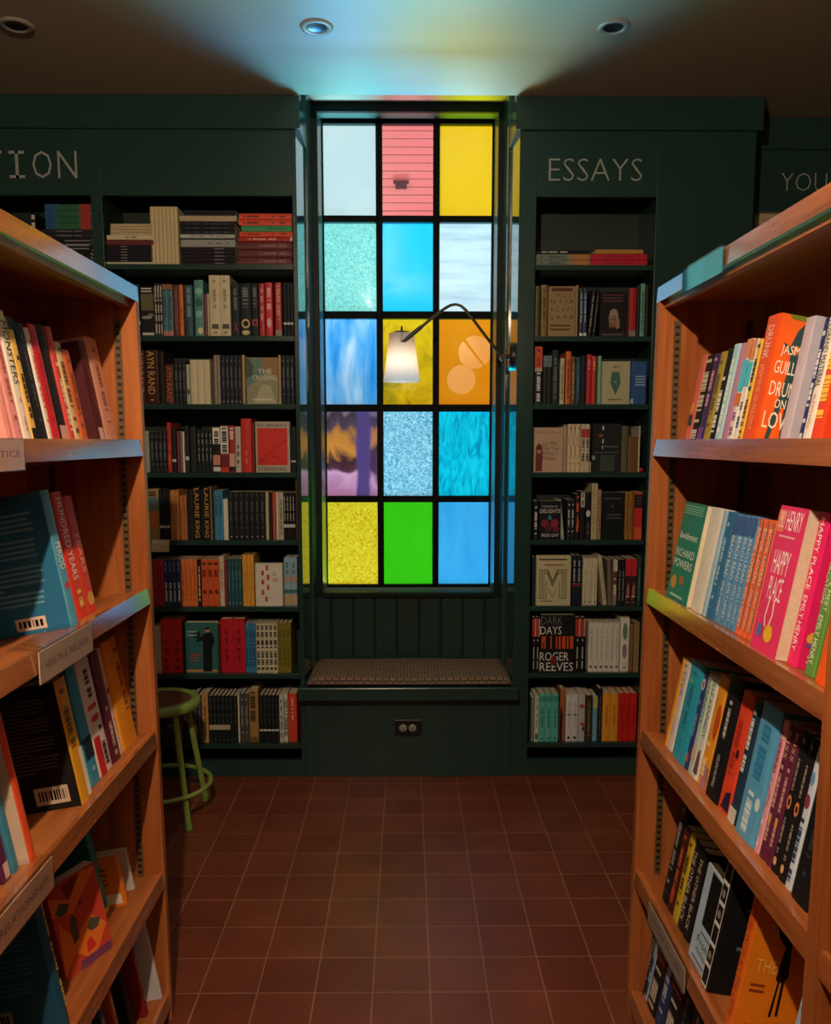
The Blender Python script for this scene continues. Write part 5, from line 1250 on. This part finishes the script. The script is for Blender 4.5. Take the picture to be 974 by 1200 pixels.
# --- second shelf
ubook(R_, 1, 780, 803, 590, '#1f7a66', 'green novel turned face out at the far end', face=True, t=.024, sb=.012, spine='#161a1a', deco=[('cover_print', 'n', '#7fb9a4', 'lines', (.05, .88, .95, .98), 4), ('cover_lettering', 'n', '#e4e9e2', 'text', (.1, .63, .9, .7), 'Bewilderment'), ('cover_lettering', 'n', '#d9e4dc', 'text', (.08, .45, .92, .53), 'RICHARD'), ('cover_lettering', 'n', '#d9e4dc', 'text', (.08, .34, .92, .42), 'POWERS'), ('cover_print', 'n', '#b98a3a', 'oval', (.25, .18, .14, .07)), ('cover_print', 'n', '#8d6a3a', 'oval', (.6, .22, .12, .05)), ('cover_lettering', 'n', '#a9c4b8', 'lines', (.2, .03, .8, .08), 1)])
YL[(R_, 1)] += 0.0
ubook(R_, 1, 804, 820, 594.8, '#d8d4cb', 'white cream hardback', sb=.02, w=.14, hard=True)
ubook(R_, 1, 820, 824.5, 598, '#8fb3cc', 'pale blue thin book', sb=.022)
ubook(R_, 1, 824.5, 833.5, 599.7, '#2f6a98', 'mid blue book', sb=.024, deco=[hdash('#9dbdd4', 5, .35, .65, .1, .9)])
for i, (a, b) in enumerate(((833.5, 841), (841, 848), (848, 853.6), (853.6, 859))):
    ubook(R_, 1, a, b, 602 + i, '#4f86b5', '', lab='%s of four blue paperbacks with bold white letters' % ['first', 'second', 'third', 'last'][i], sb=.026 + .001*i, deco=[T('#eef2f4', 'BEACH READ', .42, .8, .2, .75), T('#e3ebf0', 'EMILY HENRY', .06, .38, .25, .7), band('#3f5f9a', .82, .98)])
for i, (a, b) in enumerate(((859, 866), (866, 871.8), (871.8, 877.8))):
    ubook(R_, 1, a, b, 607.5 + i, '#e0673a', '', lab='%s of three orange paperbacks with pale letters' % ['first', 'second', 'last'][i], sb=.03 + .001*i, deco=[T('#f6e3c6', 'BOOK LOVERS', .45, .92, .2, .75), T('#e9d6c0', 'EMILY HENRY', .06, .4, .25, .7), ('spine_stripe', 's', '#3f6a8c', 'rect', (.85, .05, .98, .98))])
ubook(R_, 1, 877.8, 906.5, 594, '#e2336e', 'hot pink novel turned face out', face=True, t=.036, sb=.012, deco=[('cover_print', 'n', '#ec7a66', 'rect', (.02, .82, .3, .97)), ('cover_lettering', 'n', '#f6ecec', 'text', (.36, .84, .92, .97), 'HENRY'), ('cover_lettering', 'n', '#f2e6e2', 'text', (.1, .85, .3, .96), 'EMILY'), ('cover_lettering', 'n', '#f6ecec', 'text', (.2, .54, .8, .7), 'HAPPY'), ('cover_lettering', 'n', '#f6ecec', 'text', (.25, .36, .75, .52), 'PLACE'), ('cover_print', 'n', '#e8b42a', 'oval', (.6, .14, .16, .06)), ('cover_print', 'n', '#f2d9d0', 'line', [(.4, .36), (.36, .24), (.42, .18)], .004), ('cover_print', 'n', '#f2d9d0', 'line', [(.58, .36), (.62, .26), (.56, .2)], .004), ('cover_print', 'n', '#5d6fb0', 'oval', (.26, .14, .1, .05)), ('cover_lettering', 'n', '#f2a8bc', 'lines', (.2, .78, .8, .81), 1)])
YL[(R_, 1)] -= 0.001
ubook(R_, 1, 915, 931.5, 600, '#e3246a', 'magenta hardback with white spine letters', sb=.03, w=.15, deco=[T('#f8eef0', 'HAPPY PLACE', .5, .96, .3, .68), T('#f8eef0', 'EMILY HENRY', .1, .46, .3, .68), ('cover_lettering', 'n', '#f8e9ec', 'text', (.25, .78, .6, .92), 'E'), ('cover_print', 'n', '#e9b03a', 'oval', (.18, .2, .13, .05)), ('cover_print', 'n', '#7a4a9a', 'rect', (.06, .14, .4, .17)), ('cover_print', 'n', '#f2b8c8', 'lines', (.1, .03, .6, .1), 2)])
ubook(R_, 1, 941, 949, 622, '#5d8f45', 'green spined orange novel', sb=.03, w=.14, t=.03, deco=[T('#f0ead4', 'PEOPLE WE MEET', .45, .95, .5, .85), T('#e4dcc0', 'ON VACATION', .5, .9, .12, .4), T('#f0ead4', 'EMILY HENRY', .08, .42, .3, .7), ('cover_print', 'n', '#6f9a3f', 'poly', [(.2, .62), (.5, .72), (.42, .66), (.6, .6), (.4, .6), (.3, .5)])], spine='#5d8f45')
MESHES.clear()
ubook(R_, 1, 953, 974, 640, '#e25a1c', 'plain orange novel', sb=.02, w=.14, t=.03, deco=[('cover_print', 'n', '#4d8f45', 'poly', [(.0, .5), (.4, .6), (.3, .66), (.5, .8), (.2, .72), (.05, .85)])])
# --- third shelf
ubook(R_, 2, 778, 780.6, 770, '#dd9a2c', 'thin orange yellow book', sb=.03)
ubook(R_, 2, 780.6, 786.5, 774, '#d9d4d4', 'white book with blue letters', sb=.03, deco=[T('#5d7da8', 'LOVE', .6, .95, .25, .75), hdash('#b9b0bc', 5, .4, .6, .1, .5)])
ubook(R_, 2, 786.5, 799.5, 776, '#2aa3c4', 'thick cyan book', sb=.028, w=.14, deco=[hdash('#1d7a98', 5, .35, .6, .2, .9), ('spine_print', 's', '#5db8a0', 'oval', (.3, .8, .2, .03))])
ubook(R_, 2, 799.5, 805, 786, '#2c3f7d', 'navy book with red flower', sb=.03, deco=[('spine_print', 's', '#d9d4d8', 'oval', (.5, .86, .35, .06)), ('spine_print', 's', '#c43a4a', 'oval', (.5, .86, .2, .035)), ('spine_print', 's', '#c45a3a', 'oval', (.5, .12, .3, .05)), hdash('#8d9ac4', 5, .3, .7, .3, .7)])
ubook(R_, 2, 805, 810, 790, '#b9cfc0', 'pale green romance', sb=.03, deco=[T('#4d6d66', 'KENNEDY', .5, .95, .2, .8), ('spine_print', 's', '#d9b8a0', 'oval', (.5, .2, .35, .1))])
ubook(R_, 2, 810, 815.5, 794, '#d9dcd6', 'white romance paperback with grey blue letters', sb=.03, deco=[T('#4d6a72', 'ELLE KENNEDY', .4, .97, .2, .8), ('spine_print', 's', '#6d4a5d', 'poly', [(.1, .05), (.9, .05), (.7, .3), (.3, .25)])])
ubook(R_, 2, 816, 825, 792.5, '#e59a2c', 'orange book with purple foot', sb=.03, deco=[('spine_print', 's', '#c2502a', 'oval', (.75, .6, .25, .16)), ('spine_print', 's', '#b07a9a', 'rect', (.45, .0, 1, .2)), hdash('#f2d9a0', 5, .25, .6, .1, .4)])
ubook(R_, 2, 825, 838.5, 792.5, '#1c1a1d', 'thick black hardback with small white letters', sb=.028, w=.15, hard=True, deco=[hdash('#b9b9bc', 9, .4, .6, .5, .8), T('#c9c9cc', 'HELEN HUANG', .1, .36, .4, .6)])
ubook(R_, 2, 838.5, 852, 811, '#e0482c', 'red orange romance with black figure', sb=.03, deco=[('spine_print', 's', '#2a1f3a', 'poly', [(.3, .03), (.95, .03), (.9, .2), (.5, .16)]), hdash('#b02a20', 5, .25, .6, .3, .9), ('spine_print', 's', '#3a1a2a', 'oval', (.7, .5, .12, .04))])
ubook(R_, 2, 852, 860, 822, '#20374d', 'dark blue book with white letters', sb=.03, deco=[hdash('#d4dade', 9, .25, .65, .42, .92), band('#cfcfc6', 0, .12)])
ubook(R_, 2, 860, 880, 827, '#5aa6d4', 'thick sky blue romance', sb=.026, w=.14, deco=[hdash('#2f7fb4', 6, .3, .7, .45, .9), hdash('#d9ecf4', 9, .3, .6, .05, .35), ('spine_print', 's', '#d9e9f2', 'oval', (.85, .3, .12, .05))])
ubook(R_, 2, 880, 888, 844, '#df9fae', 'soft pink book with red letters', sb=.03, deco=[hdash('#b94a5a', 9, .25, .7, .55, .92), ('spine_print', 's', '#7d3a50', 'line', [(.3, .5), (.7, .42), (.4, .34)], .0016), hdash('#f2d9dd', 5, .35, .65, .05, .25)])
for i, (a, b) in enumerate(((888, 895), (895, 901.6))):
    ubook(R_, 2, a, b, 849 + 3*i, '#5d2440', '', lab='%s of two maroon paperbacks with gold letters' % ['first', 'last'][i], sb=.03, deco=[T('#d9b08a', 'KISS', .75, .95, .3, .75), hdash('#c99a8a', 9, .3, .7, .12, .7), ('spine_print', 's', '#d9a05a', 'oval', (.5, .3, .22, .04))])
for i, (a, b) in enumerate(((901.6, 910), (910, 918.5))):
    ubook(R_, 2, a, b, 857 + 8*i, '#1d1a1c', '', lab='%s of two black paperbacks with orange discs' % ['first', 'last'][i], sb=.03, deco=[('spine_print', 's', '#d98a4a', 'oval', (.45, .5, .26, .05)), ('spine_print', 's', '#1d1a1c', 'oval', (.45, .5, .14, .026)), hdash('#8d8478', 5, .35, .6, .56, .95), hdash('#8d8478', 8, .35, .6, .14, .42), ('spine_print', 's', '#d9b07a', 'oval', (.45, .08, .2, .03))])
ubook(R_, 2, 918.5, 925, 876, '#c9d4e4', 'blue white book with flower', sb=.03, deco=[hdash('#2f3f6d', 9, .25, .75, .05, .5), ('spine_print', 's', '#8d3a5a', 'oval', (.5, .62, .4, .05)), ('spine_print', 's', '#6d9ac4', 'oval', (.5, .78, .3, .05))])
ubook(R_, 2, 925, 944, 886, '#17191c', 'very thick black book', sb=.026, w=.15, hard=True, deco=[hdash('#34383d', 5, .4, .6)])
# --- fourth shelf
ubook(R_, 3, 774.7, 781, 935, '#1f1d1f', 'black book with grey letters', sb=.03, deco=[hdash('#8d8a88', 5, .3, .7)])
ubook(R_, 3, 781, 787, None, '#4a1c18', 'dark red book with flame letters', sb=.03, h=.2, deco=[hdash('#c9603a', 5, .3, .7), ('spine_print', 's', '#b04a28', 'oval', (.5, .2, .3, .1))])
ubook(R_, 3, 787, 792.6, None, '#c2a62c', 'yellow book', sb=.03, h=.2, deco=[hdash('#4a3a14', 5, .3, .7)])
for i, (a, b) in enumerate(((792.6, 799), (799, 805))):
    ubook(R_, 3, a, b, None, '#1f1b1d', '', lab='%s of two black paperbacks with cream letters' % ['first', 'last'][i], sb=.03, h=.2, deco=[T('#d9cdb8', 'THE OTHER BLACK', .1, .9, .25, .7)])
ubook(R_, 3, 806, 824.5, None, '#a9c4de', 'pale blue book with black picture turned face out', face=True, t=.02, sb=.02, h=.2, deco=[('cover_print', 'n', '#17181b', 'rect', (.35, .42, 1, .98)), ('cover_lettering', 'n', '#2a3038', 'text', (.3, .22, .95, .3), 'From'), ('cover_lettering', 'n', '#3a4048', 'text', (.3, .13, .95, .18), 'Weird Fiction'), ('cover_lettering', 'n', '#4a5058', 'lines', (.2, .04, .9, .08), 1), ('cover_lettering', 'n', '#4a5058', 'lines', (.4, .33, .9, .37), 1)])
ubook(R_, 3, 819, 831, 1007, '#1a1a1c', 'black book with white film strip spine', sb=.012, w=.13, t=.036, deco=[('spine_print', 's', '#d9d9d6', 'rect', (.12, .01, .92, .99))] + [('spine_print', 's', '#1d1d1f', 'rect', (.2, .03 + .16*i, .84, .16 + .16*i)) for i in range(6)] + [('spine_print', 's', '#8d8a84', 'oval', (.5, .09 + .16*i, .2, .03)) for i in (1, 3, 4)] + [('cover_lettering', 'n', '#b9b9b9', 'text', (.3, .35, .42, .38), 'MW'), ('cover_lettering', 'n', '#8d8d8d', 'lines', (.3, .66, .5, .68), 1)])
ubook(R_, 3, 847, 855.5, 1036, '#e8821c', 'orange novel with dark girl figure', sb=.012, w=.135, t=.03, spine='#dd6a24', deco=[T('#a8321c', 'THE GIRL WITH ALL THE GIFTS', .1, .92, .25, .75),
    ('cover_lettering', 'n', '#f2b85a', 'text', (.22, .70, .46, .77), 'THE'), ('cover_lettering', 'n', '#f2b85a', 'text', (.14, .45, .42, .54), 'THE'), ('cover_lettering', 'n', '#8d3a14', 'lines', (.12, .3, .34, .38), 2), ('cover_lettering', 'n', '#7d3412', 'text', (.16, .06, .56, .1), 'M. R. CAREY'),
    ('cover_print', 'n', '#1f1512', 'poly', [(0.444, 0.16), (0.481, 0.16), (0.493, 0.4), (0.518, 0.4), (0.53, 0.17), (0.568, 0.17), (0.555, 0.42), (0.592, 0.44), (0.543, 0.66), (0.53, 0.74), (0.493, 0.8), (0.456, 0.72), (0.369, 0.74), (0.27, 0.84), (0.264, 0.81), (0.369, 0.69), (0.468, 0.64), (0.431, 0.42), (0.468, 0.4)]), ('cover_print', 'n', '#1f1512', 'oval', (.5, .82, .04, .04))])
ubook(R_, 3, 904, 918, 1098, '#9fbcd6', 'pale blue book with black brush letters', sb=.012, t=.03, deco=[T('#20262c', 'LEECH', .22, .5, .25, .8), hdash('#3a4650', 5, .35, .6, .6, .9)])
ubook(R_, 3, 929, 941, 1140, '#5a1f1f', 'dark red book with gold letters', sb=.03, t=.03, deco=[hdash('#b98a5a', 5, .35, .65)])
# --- fifth shelf
for a, b, c, dsc, dc in ((744, 750, '#1d1d20', 'black book with white scratches', [hdash('#b9bcc0', 5, .2, .8)]), (750, 757, '#8fa9cc', 'light blue book with black pattern', [hdash('#20242a', 7, .2, .8, .05, .5)]), (757, 766, '#1f1c1f', 'black book with red and blue bands', [band('#b94a34', .6, .64), band('#3a5a8c', .67, .71), band('#c9924a', .74, .78), hdash('#c9c4b8', 5, .2, .8, .05, .5)]), (766, 774, '#22386d', 'deep blue book', [hdash('#b9c4dc', 5, .3, .7)]), (774, 784, '#1c1b1e', 'black book with orange bands', [band('#b95a34', .6, .64), band('#c9924a', .68, .72), hdash('#c9c4b8', 5, .2, .8, .05, .5)]), (784, 794, '#19191b', 'plain black book', [hdash('#4a4a4c', 5, .4, .6)]), (794, 806, '#202428', 'dark slate book', [hdash('#9aa0a4', 5, .4, .6)])):
    ubook(R_, 4, a, b, None, c, dsc, sb=.03, h=.215, deco=dc)

# --- relationships case: the far books first
FAR = YFAR - 0.004
def lrow(k, items):
    YL[(L_, k)] = FAR
    for it in items: ubook(L_, k, *it[:5], **(it[5] if len(it) > 5 else {}))
lrow(0, [
    (127, 140, 396, '#d99a84', 'peach pink book', {'sb': .045, 'deco': [hdash('#a05a4a', 5, .35, .65, .2, .9)]}),
    (106, 127, 400, '#4d1f24', 'dark maroon book with white sticker', {'sb': .045, 't': .045, 'deco': [('price_sticker', 's', '#d9b8b0', 'rect', (.1, .01, .7, .16)), hdash('#7d3a40', 5, .4, .6, .3, .9)]}),
    (98, 106, 410, '#d0653a', 'orange book', {'sb': .045, 'deco': [hdash('#7d3214', 5, .35, .65)]}),
    (91, 98, 401, '#dcbb88', 'cream book with brown letters', {'sb': .045, 'deco': [hdash('#6d4424', 5, .25, .75, .1, .95)]}),
    (85, 91, 382.6, '#d04a48', 'coral red book with pale letters', {'sb': .045, 'deco': [hdash('#f0c9a8', 5, .25, .75, .05, .7)]}),
    (74, 85, 381, '#221a1a', 'black book with pink sticker', {'sb': .047, 'deco': [('price_sticker', 's', '#d9a090', 'rect', (.05, .01, .95, .16))]}),
    (65, 74, 380, '#c81f2a', 'bright red book', {'sb': .045, 'deco': [hdash('#8d1018', 5, .4, .6)]}),
    (60, 65, 384, '#e3d3c8', 'thin white book with pink letters', {'sb': .045, 'deco': [hdash('#c47060', 5, .3, .7, .1, .9)]}),
    (48, 60, 377.7, '#1d1a1b', 'thick black book', {'sb': .045, 'deco': [hdash('#4a3a38', 5, .4, .6)]}),
    (41, 48, 371.5, '#e6b45a', 'yellow book with black foot', {'sb': .045, 'deco': [band('#1d1a18', 0, .13), hdash('#3a2a14', 5, .3, .7, .2, .7), band('#1d1a18', .9, 1)]}),
    (31, 41, 363, '#ead9c8', 'white essay book with black capitals', {'sb': .045, 'deco': [T('#1f1a1c', 'MONSTERS', .45, .92, .25, .85), hdash('#b98a7a', 5, .4, .6, .1, .35)]}),
    (20, 31, 363, '#e0908a', 'rose pink book', {'sb': .045, 'w': .14, 'deco': [hdash('#a8504c', 5, .35, .65)]}),
    (6, 20, 362, '#e5958c', 'salmon pink book showing its back cover', {'sb': .045, 'w': .15, 't': .03, 'deco': [('cover_lettering', 'p', '#a8605a', 'lines', (.2, .1, .9, .3), 4)]})])
lrow(1, [
    (105, 115, 581, '#d03c24', 'far one of two bright red books', {'sb': .04, 'deco': [T('#eab09a', 'YEARS', .35, .7, .3, .7), ('spine_print', 's', '#d9a03a', 'oval', (.5, .12, .35, .06))]}),
    (94, 105, 576, '#d53a22', 'nearer of two bright red books', {'sb': .04, 'deco': [T('#f3e0d0', 'HUNDRED YEARS', .3, .95, .25, .75), hdash('#e8c04a', 9, .3, .7, .08, .22)]}),
    (85, 94, 574, '#2b6d94', 'big blue book showing its back cover', {'sb': .02, 'w': .205, 'spine': '#5aa0bc', 'deco': [T('#f2f2ee', 'PERIOD', .42, .62, .2, .8), ('spine_print', 's', '#d03a3a', 'oval', (.5, .3, .3, .025)), ('cover_lettering', 'p', '#6d9cb4', 'lines', (.15, .2, .88, .88), 18), ('barcode_label', 'p', '#d9c0b0', 'rect', (.5, .03, .78, .12)), ('barcode_print', 'p', '#1d1a1a', 'bars', (.53, .05, .75, .1)), ]}),
    (70, 84, 580, '#2c5f7a', 'dark blue book behind the back cover', {'sb': .06, 't': .03, 'w': .15})][:3])
for o in (): pass
lrow(2, [
    (148, 162, 749, '#df8f26', 'tall orange book', {'sb': .035, 'w': .16, 'deco': [hdash('#8d4a14', 5, .6, .85, .3, .9)]}),
    (141, 150, 760, '#dcc0b0', 'cream pink book with red disc', {'sb': .04, 'w': .15, 'deco': [('spine_print', 's', '#b9303a', 'oval', (.5, .6, .35, .03)), hdash('#c49a8a', 5, .4, .6, .2, .5)]}),
    (134, 143, 765, '#5d1f33', 'wine maroon book', {'sb': .035, 'deco': [hdash('#c9a898', 5, .35, .65, .05, .5)]}),
    (119, 133, 771, '#e3d4c4', 'white book with red letters', {'sb': .035, 'deco': [('spine_print', 's', '#c9262f', 'rect', (.05, .0, .5, .33)), ('spine_print', 's', '#c9262f', 'oval', (.5, .48, .3, .03)), ('spine_print', 's', '#c9262f', 'rect', (.15, .56, .75, .6)), hdash('#4a3a3a', 5, .55, .8, .05, .4), hdash('#3a3230', 6, .35, .65, .66, .95)]}),
    (109, 119, 781, '#3a8cab', 'teal blue book with dark label', {'sb': .035, 'w': .15, 'deco': [('spine_stripe', 's', '#1f2c38', 'rect', (.0, .22, .9, .4)), hdash('#8fc0d4', 5, .35, .65, .05, .15)]}),
    (90, 109, 795, '#221d1c', 'yellow spined book with black barcoded back cover', {'sb': .02, 'w': .15, 't': .05, 'spine': '#dd9c24', 'deco': [hdash('#6d4a10', 5, .2, .6, .45, .92), ('price_sticker', 's', '#e8d8c4', 'rect', (.62, .02, .95, .42)), ('cover_lettering', 'p', '#5d5450', 'lines', (.2, .3, .85, .9), 20), ('barcode_label', 'p', '#c9b098', 'rect', (.42, .05, .86, .19)), ('barcode_print', 'p', '#1d1816', 'bars', (.47, .08, .82, .16))]}),
    (37, 44, 835, '#cfb49c', 'orange red spined book with tan back cover', {'sb': .02, 'w': .15, 't': .022, 'spine': '#d9502c', 'deco': [('cover_print', 'p', '#b9a08a', 'lines', (.2, .05, .5, .12), 3)]}),
    (16, 24, 850, '#3f7f9c', 'blue book near the label holder', {'sb': .035, 't': .02}),
    (4, 15, 856, '#572247', 'purple book at the near end', {'sb': .035, 't': .026, 'deco': [('price_sticker', 's', '#c9a8a0', 'rect', (.2, .02, .8, .12))]})])
lrow(3, [
    (150, 160, 994, '#b9b4ac', 'grey white thin book', {'sb': .05, 't': .016, 'deco': [hdash('#6d6a66', 5)]}),
    (142, 152, 1000, '#d9762c', 'orange paperback with white label', {'sb': .045, 't': .02, 'w': .14, 'deco': [('barcode_label', 'p', '#d4ccc0', 'rect', (.7, .06, .95, .25)), ('barcode_print', 'p', '#222', 'bars', (.74, .09, .92, .2)) if False else ('cover_lettering', 'p', '#8d3a14', 'lines', (.1, .4, .8, .8), 4)]}),
    (128, 139, 950, '#0f5f5a', 'deep teal book with yellow foot', {'sb': .085, 'w': .12, 'h': .235, 't': .03, 'spine': '#178a80', 'deco': [('spine_stripe', 's', '#e0b02c', 'rect', (.02, .0, .98, .045)), hdash('#7dc4b8', 5, .4, .6, .1, .5)]})])
# the patterned book leaning at an angle, its front to the aisle
d, up = shelf_axes(L_)
p = Vector((xfront(L_, ZU[3]) + L_*0.004, 0, ZU[3] - 0.002)) + d*0.018 + up*0.0006
yaw = math.radians(50)
ey0 = Vector((0, 1, 0))
yst = y_on_line(p.x, p.z, 133) 
exv = (-d*math.cos(yaw - 0.35) - ey0*math.sin(yaw - 0.35)).normalized()
eyv = up.cross(exv).normalized()
wd = 0.118
org = Vector((p.x, yst, p.z)) - eyv*wd - exv*0.03
book(frame(org, exv, eyv, up), 0.03, 0.19, wd, '#b8402a', 'red orange leaf patterned book leaning by the teal book, fourth shelf of the relationships case', 'books on the oak relationships case', deco=[
    ('cover_print', 'n', '#d9702a', 'poly', [(.02, .05), (.3, .2), (.6, .02), (.98, .3), (.7, .5), (.35, .35), (.1, .6)]),
    ('cover_print', 'n', '#7d2a1f', 'poly', [(.3, .95), (.65, .98), (.6, .65), (.35, .7)]), ('cover_print', 'n', '#d9702a', 'poly', [(.02, .7), (.4, .62), (.98, .95), (.7, .99), (.4, .78), (.02, .9)]),
    ('cover_print', 'n', '#4d4a3c', 'poly', [(.08, .72), (.2, .8), (.38, .74), (.3, .66), (.15, .66)]), ('cover_print', 'n', '#4d4a3c', 'poly', [(.58, .38), (.7, .46), (.88, .4), (.8, .32), (.66, .32)]), ('cover_print', 'n', '#59483a', 'poly', [(.3, .3), (.42, .34), (.44, .55), (.36, .62), (.28, .5)]),
    ('cover_print', 'n', '#6d3a5d', 'poly', [(.3, .0), (.95, .0), (.98, .09), (.35, .09)]), ('cover_print', 'n', '#c92f2a', 'poly', [(.5, .12), (.7, .15), (.62, .28), (.52, .24)])])
yl = y_on_line(p.x, p.z, 93)
YL[(L_, 3)] = min(yl + 0.002, org.y - 0.14)
ubook(L_, 3, 66, 92, 1040, '#1f4d66', 'dark blue teal book with barcoded back cover', sb=.016, w=.17, t=.03, deco=[('cover_lettering', 'p', '#3a6d80', 'lines', (.12, .3, .85, .9), 18), ('barcode_label', 'p', '#9a9078', 'rect', (.15, .08, .5, .2)), ('barcode_print', 'p', '#1d1a18', 'bars', (.18, .1, .47, .18)), hdash('#b9a060', 9, .75, .95, .1, .95)])
ubook(L_, 3, 5, 20, 1125, '#c9882c', 'golden yellow book with dark letters', sb=.03, t=.03, deco=[hdash('#4a2a10', 9, .25, .75, .1, .9)])
lrow(4, [
    (192, 200, 1085, '#c2bfc4', 'white book with barcode leaning at the far end', {'sb': .012, 't': .014, 'w': .17, 'h': .22, 'deco': [('barcode_label', 'p', '#d9d6d4', 'rect', (.5, .1, .75, .22)), ('barcode_print', 'p', '#1d1a1a', 'bars', (.53, .12, .72, .2)), ('cover_lettering', 'p', '#77747a', 'lines', (.1, .35, .6, .6), 8), ('cover_print', 'p', '#5d2430', 'rect', (.05, .66, .5, .74))]}),
    (160, 175, None, '#7d1f26', 'dark crimson book', {'sb': .03, 't': .02, 'h': .21, 'deco': [hdash('#b9605a', 5)]}),
    (150, 162, None, '#1f1c1e', 'black book', {'sb': .03, 't': .025, 'h': .21}),
    (140, 150, None, '#b94f2c', 'burnt orange book', {'sb': .03, 't': .02, 'h': .21, 'deco': [hdash('#f0c090', 5)]}),
    (130, 140, None, '#26405d', 'navy patterned book', {'sb': .03, 't': .022, 'h': .2, 'deco': [hdash('#8d9ac0', 5, .2, .8)]}),
    (120, 130, None, '#a8482c', 'rust book', {'sb': .03, 't': .024, 'h': .2}),
    (110, 120, None, '#5d2430', 'plum book', {'sb': .03, 't': .024, 'h': .2})])

# ------------------------------------------------------------------ clear label holders on the shelf lips
ACR = bpy.data.materials.new('clear_acrylic'); ACR.use_nodes = True
_nt = ACR.node_tree; _nt.nodes.remove(_nt.nodes['Principled BSDF'])
_t = _nt.nodes.new('ShaderNodeBsdfTransparent'); _t.inputs[0].default_value = (.97, .98, .98, 1)
_g = _nt.nodes.new('ShaderNodeBsdfGlossy'); _g.inputs['Roughness'].default_value = 0.03
_f = _nt.nodes.new('ShaderNodeFresnel'); _f.inputs['IOR'].default_value = 1.49
_x = _nt.nodes.new('ShaderNodeMixShader')
_b = _nt.nodes.new('ShaderNodeNewGeometry'); _m = _nt.nodes.new('ShaderNodeMath'); _m.operation = 'SUBTRACT'; _m.use_clamp = True
_nt.links.new(_f.outputs[0], _m.inputs[0]); _nt.links.new(_b.outputs['Backfacing'], _m.inputs[1])
_nt.links.new(_m.outputs[0], _x.inputs[0]); _nt.links.new(_t.outputs[0], _x.inputs[1]); _nt.links.new(_g.outputs[0], _x.inputs[2])
_nt.links.new(_x.outputs[0], _nt.nodes['Material Output'].inputs[0])
def holder(s, k, uL, uR, text, label, card='#d8c4b0', ink='#5d4a44', blank=False, drop=0.018, ztop=None, zlip=None):
    zt = ZU[k] if ztop is None else ztop
    x0 = xfront(s, zt)
    ya = y_on_line(x0 - s*0.004, zt, uL); yb_ = y_on_line(x0 - s*0.004, zt, uR)
    y0, y1 = min(ya, yb_), max(ya, yb_)
    zb = zt - (0.0375 if zlip is None else zlip) - drop
    o = thing('shelf_label_holder', (x0, (y0 + y1)/2, zt), label, 'shelf label', 'clear label holders')
    m = MB()
    xo = x0 - s*0.0006
    m.box(xo - s*0.0052, xo - s*0.0040, y0, y1, zb, zt + 0.002, bev=0.0004)
    m.box(xo - s*0.0052, x0 + s*0.05, y0, y1, zt + 0.0008, zt + 0.002)
    m.box(xo - s*0.0012, xo, y0, y1, zb, zt + 0.0008)
    m.box(xo - s*0.0052, xo, y0, y1, zb - 0.001, zb)
    part('holder', m, ACR, o)
    if True:
        c = MB(); c.box(xo - s*0.0036, xo - s*0.0018, y0 + 0.002, y1 - 0.002, zb + 0.001, zt - 0.001)
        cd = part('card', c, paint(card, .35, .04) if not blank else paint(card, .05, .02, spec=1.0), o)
        if text:
            tm = MB(); g = xo - s*0.0037
            W = (y1 - y0)*0.8; hh = 0.0135
            zc = (zb + zt)/2 - hh/2
            if s < 0: put_text(tm, text, (g, y0 + (y1-y0)*0.1, zc), (0, 1, 0), (0, 0, 1), W, hh)
            else: put_text(tm, text, (g, y1 - (y1-y0)*0.1, zc), (0, -1, 0), (0, 0, 1), W, hh)
            part('card_lettering', tm, flat(ink), cd)
holder(L_, 0, -28, 28, 'JUSTICE', 'clear label holder on the top shelf lip of the relationships case', '#dcae98', '#8d4a44', drop=.012)
holder(L_, 1, 45, 108, 'HEALTH & WELLNESS', 'clear holder lettered HEALTH & WELLNESS on the relationships case', '#cdb09c')
holder(L_, 2, -10, 62, 'RELATIONSHIPS', 'clear holder lettered RELATIONSHIPS on the relationships case', '#c99a80')
holder(R_, 0, 800, 848, '', 'blank clear holder on top of the horror case with painted cyan reflection', '#2a6f8c', blank=True, ztop=1.776, zlip=.034, drop=.012)  # card coloured blue to imitate the window's cyan reflection
holder(R_, 3, 760, 803, 'HORROR', 'clear holder lettered HORROR on the horror case', '#a8a29a', '#4a4644', drop=.014)
# ------------------------------------------------------------------ the books that show smallest, together
KEEP = 318
order = sorted(BOOKS, key=lambda o: -AREA[o.name])
rest = order[KEEP:]
if rest:
    bpy.context.view_layer.update()
    vs, fs, mi, sm, mats = [], [], [], [], []
    for o in rest:
        for q in [o] + list(o.children):
            M = o.matrix_world.copy(); me = q.data; n0 = len(vs)
            vs += [tuple(M @ v.co) for v in me.vertices]
            idx = []
            for mt in me.materials:
                if mt not in mats: mats.append(mt)
                idx.append(mats.index(mt))
            for pl in me.polygons:
                fs.append(tuple(n0 + i for i in pl.vertices)); mi.append(idx[pl.material_index]); sm.append(pl.use_smooth)
    me = bpy.data.meshes.new('shelved_books'); me.from_pydata(vs, [], fs)
    for mt in mats: me.materials.append(mt)
    me.polygons.foreach_set('material_index', mi); me.polygons.foreach_set('use_smooth', sm); me.update()
    o = bpy.data.objects.new('shelved_books', me); COL.objects.link(o)
    tag(o, 'thin and dark books filling the gaps on the dark green built-in bookcases', 'books', None, 'stuff')
    for q in rest:
        LABELS.pop(q['label'], None)
        for c in list(q.children): bpy.data.objects.remove(c)
        bpy.data.objects.remove(q)
print('books', N_BOOKS[0], [ (k, v) for k, v in LABELS.items() if len(v) > 1][:20])
print('longest', sorted(((len(k.split()), k) for k in LABELS if len(k.split()) > 16), reverse=True))
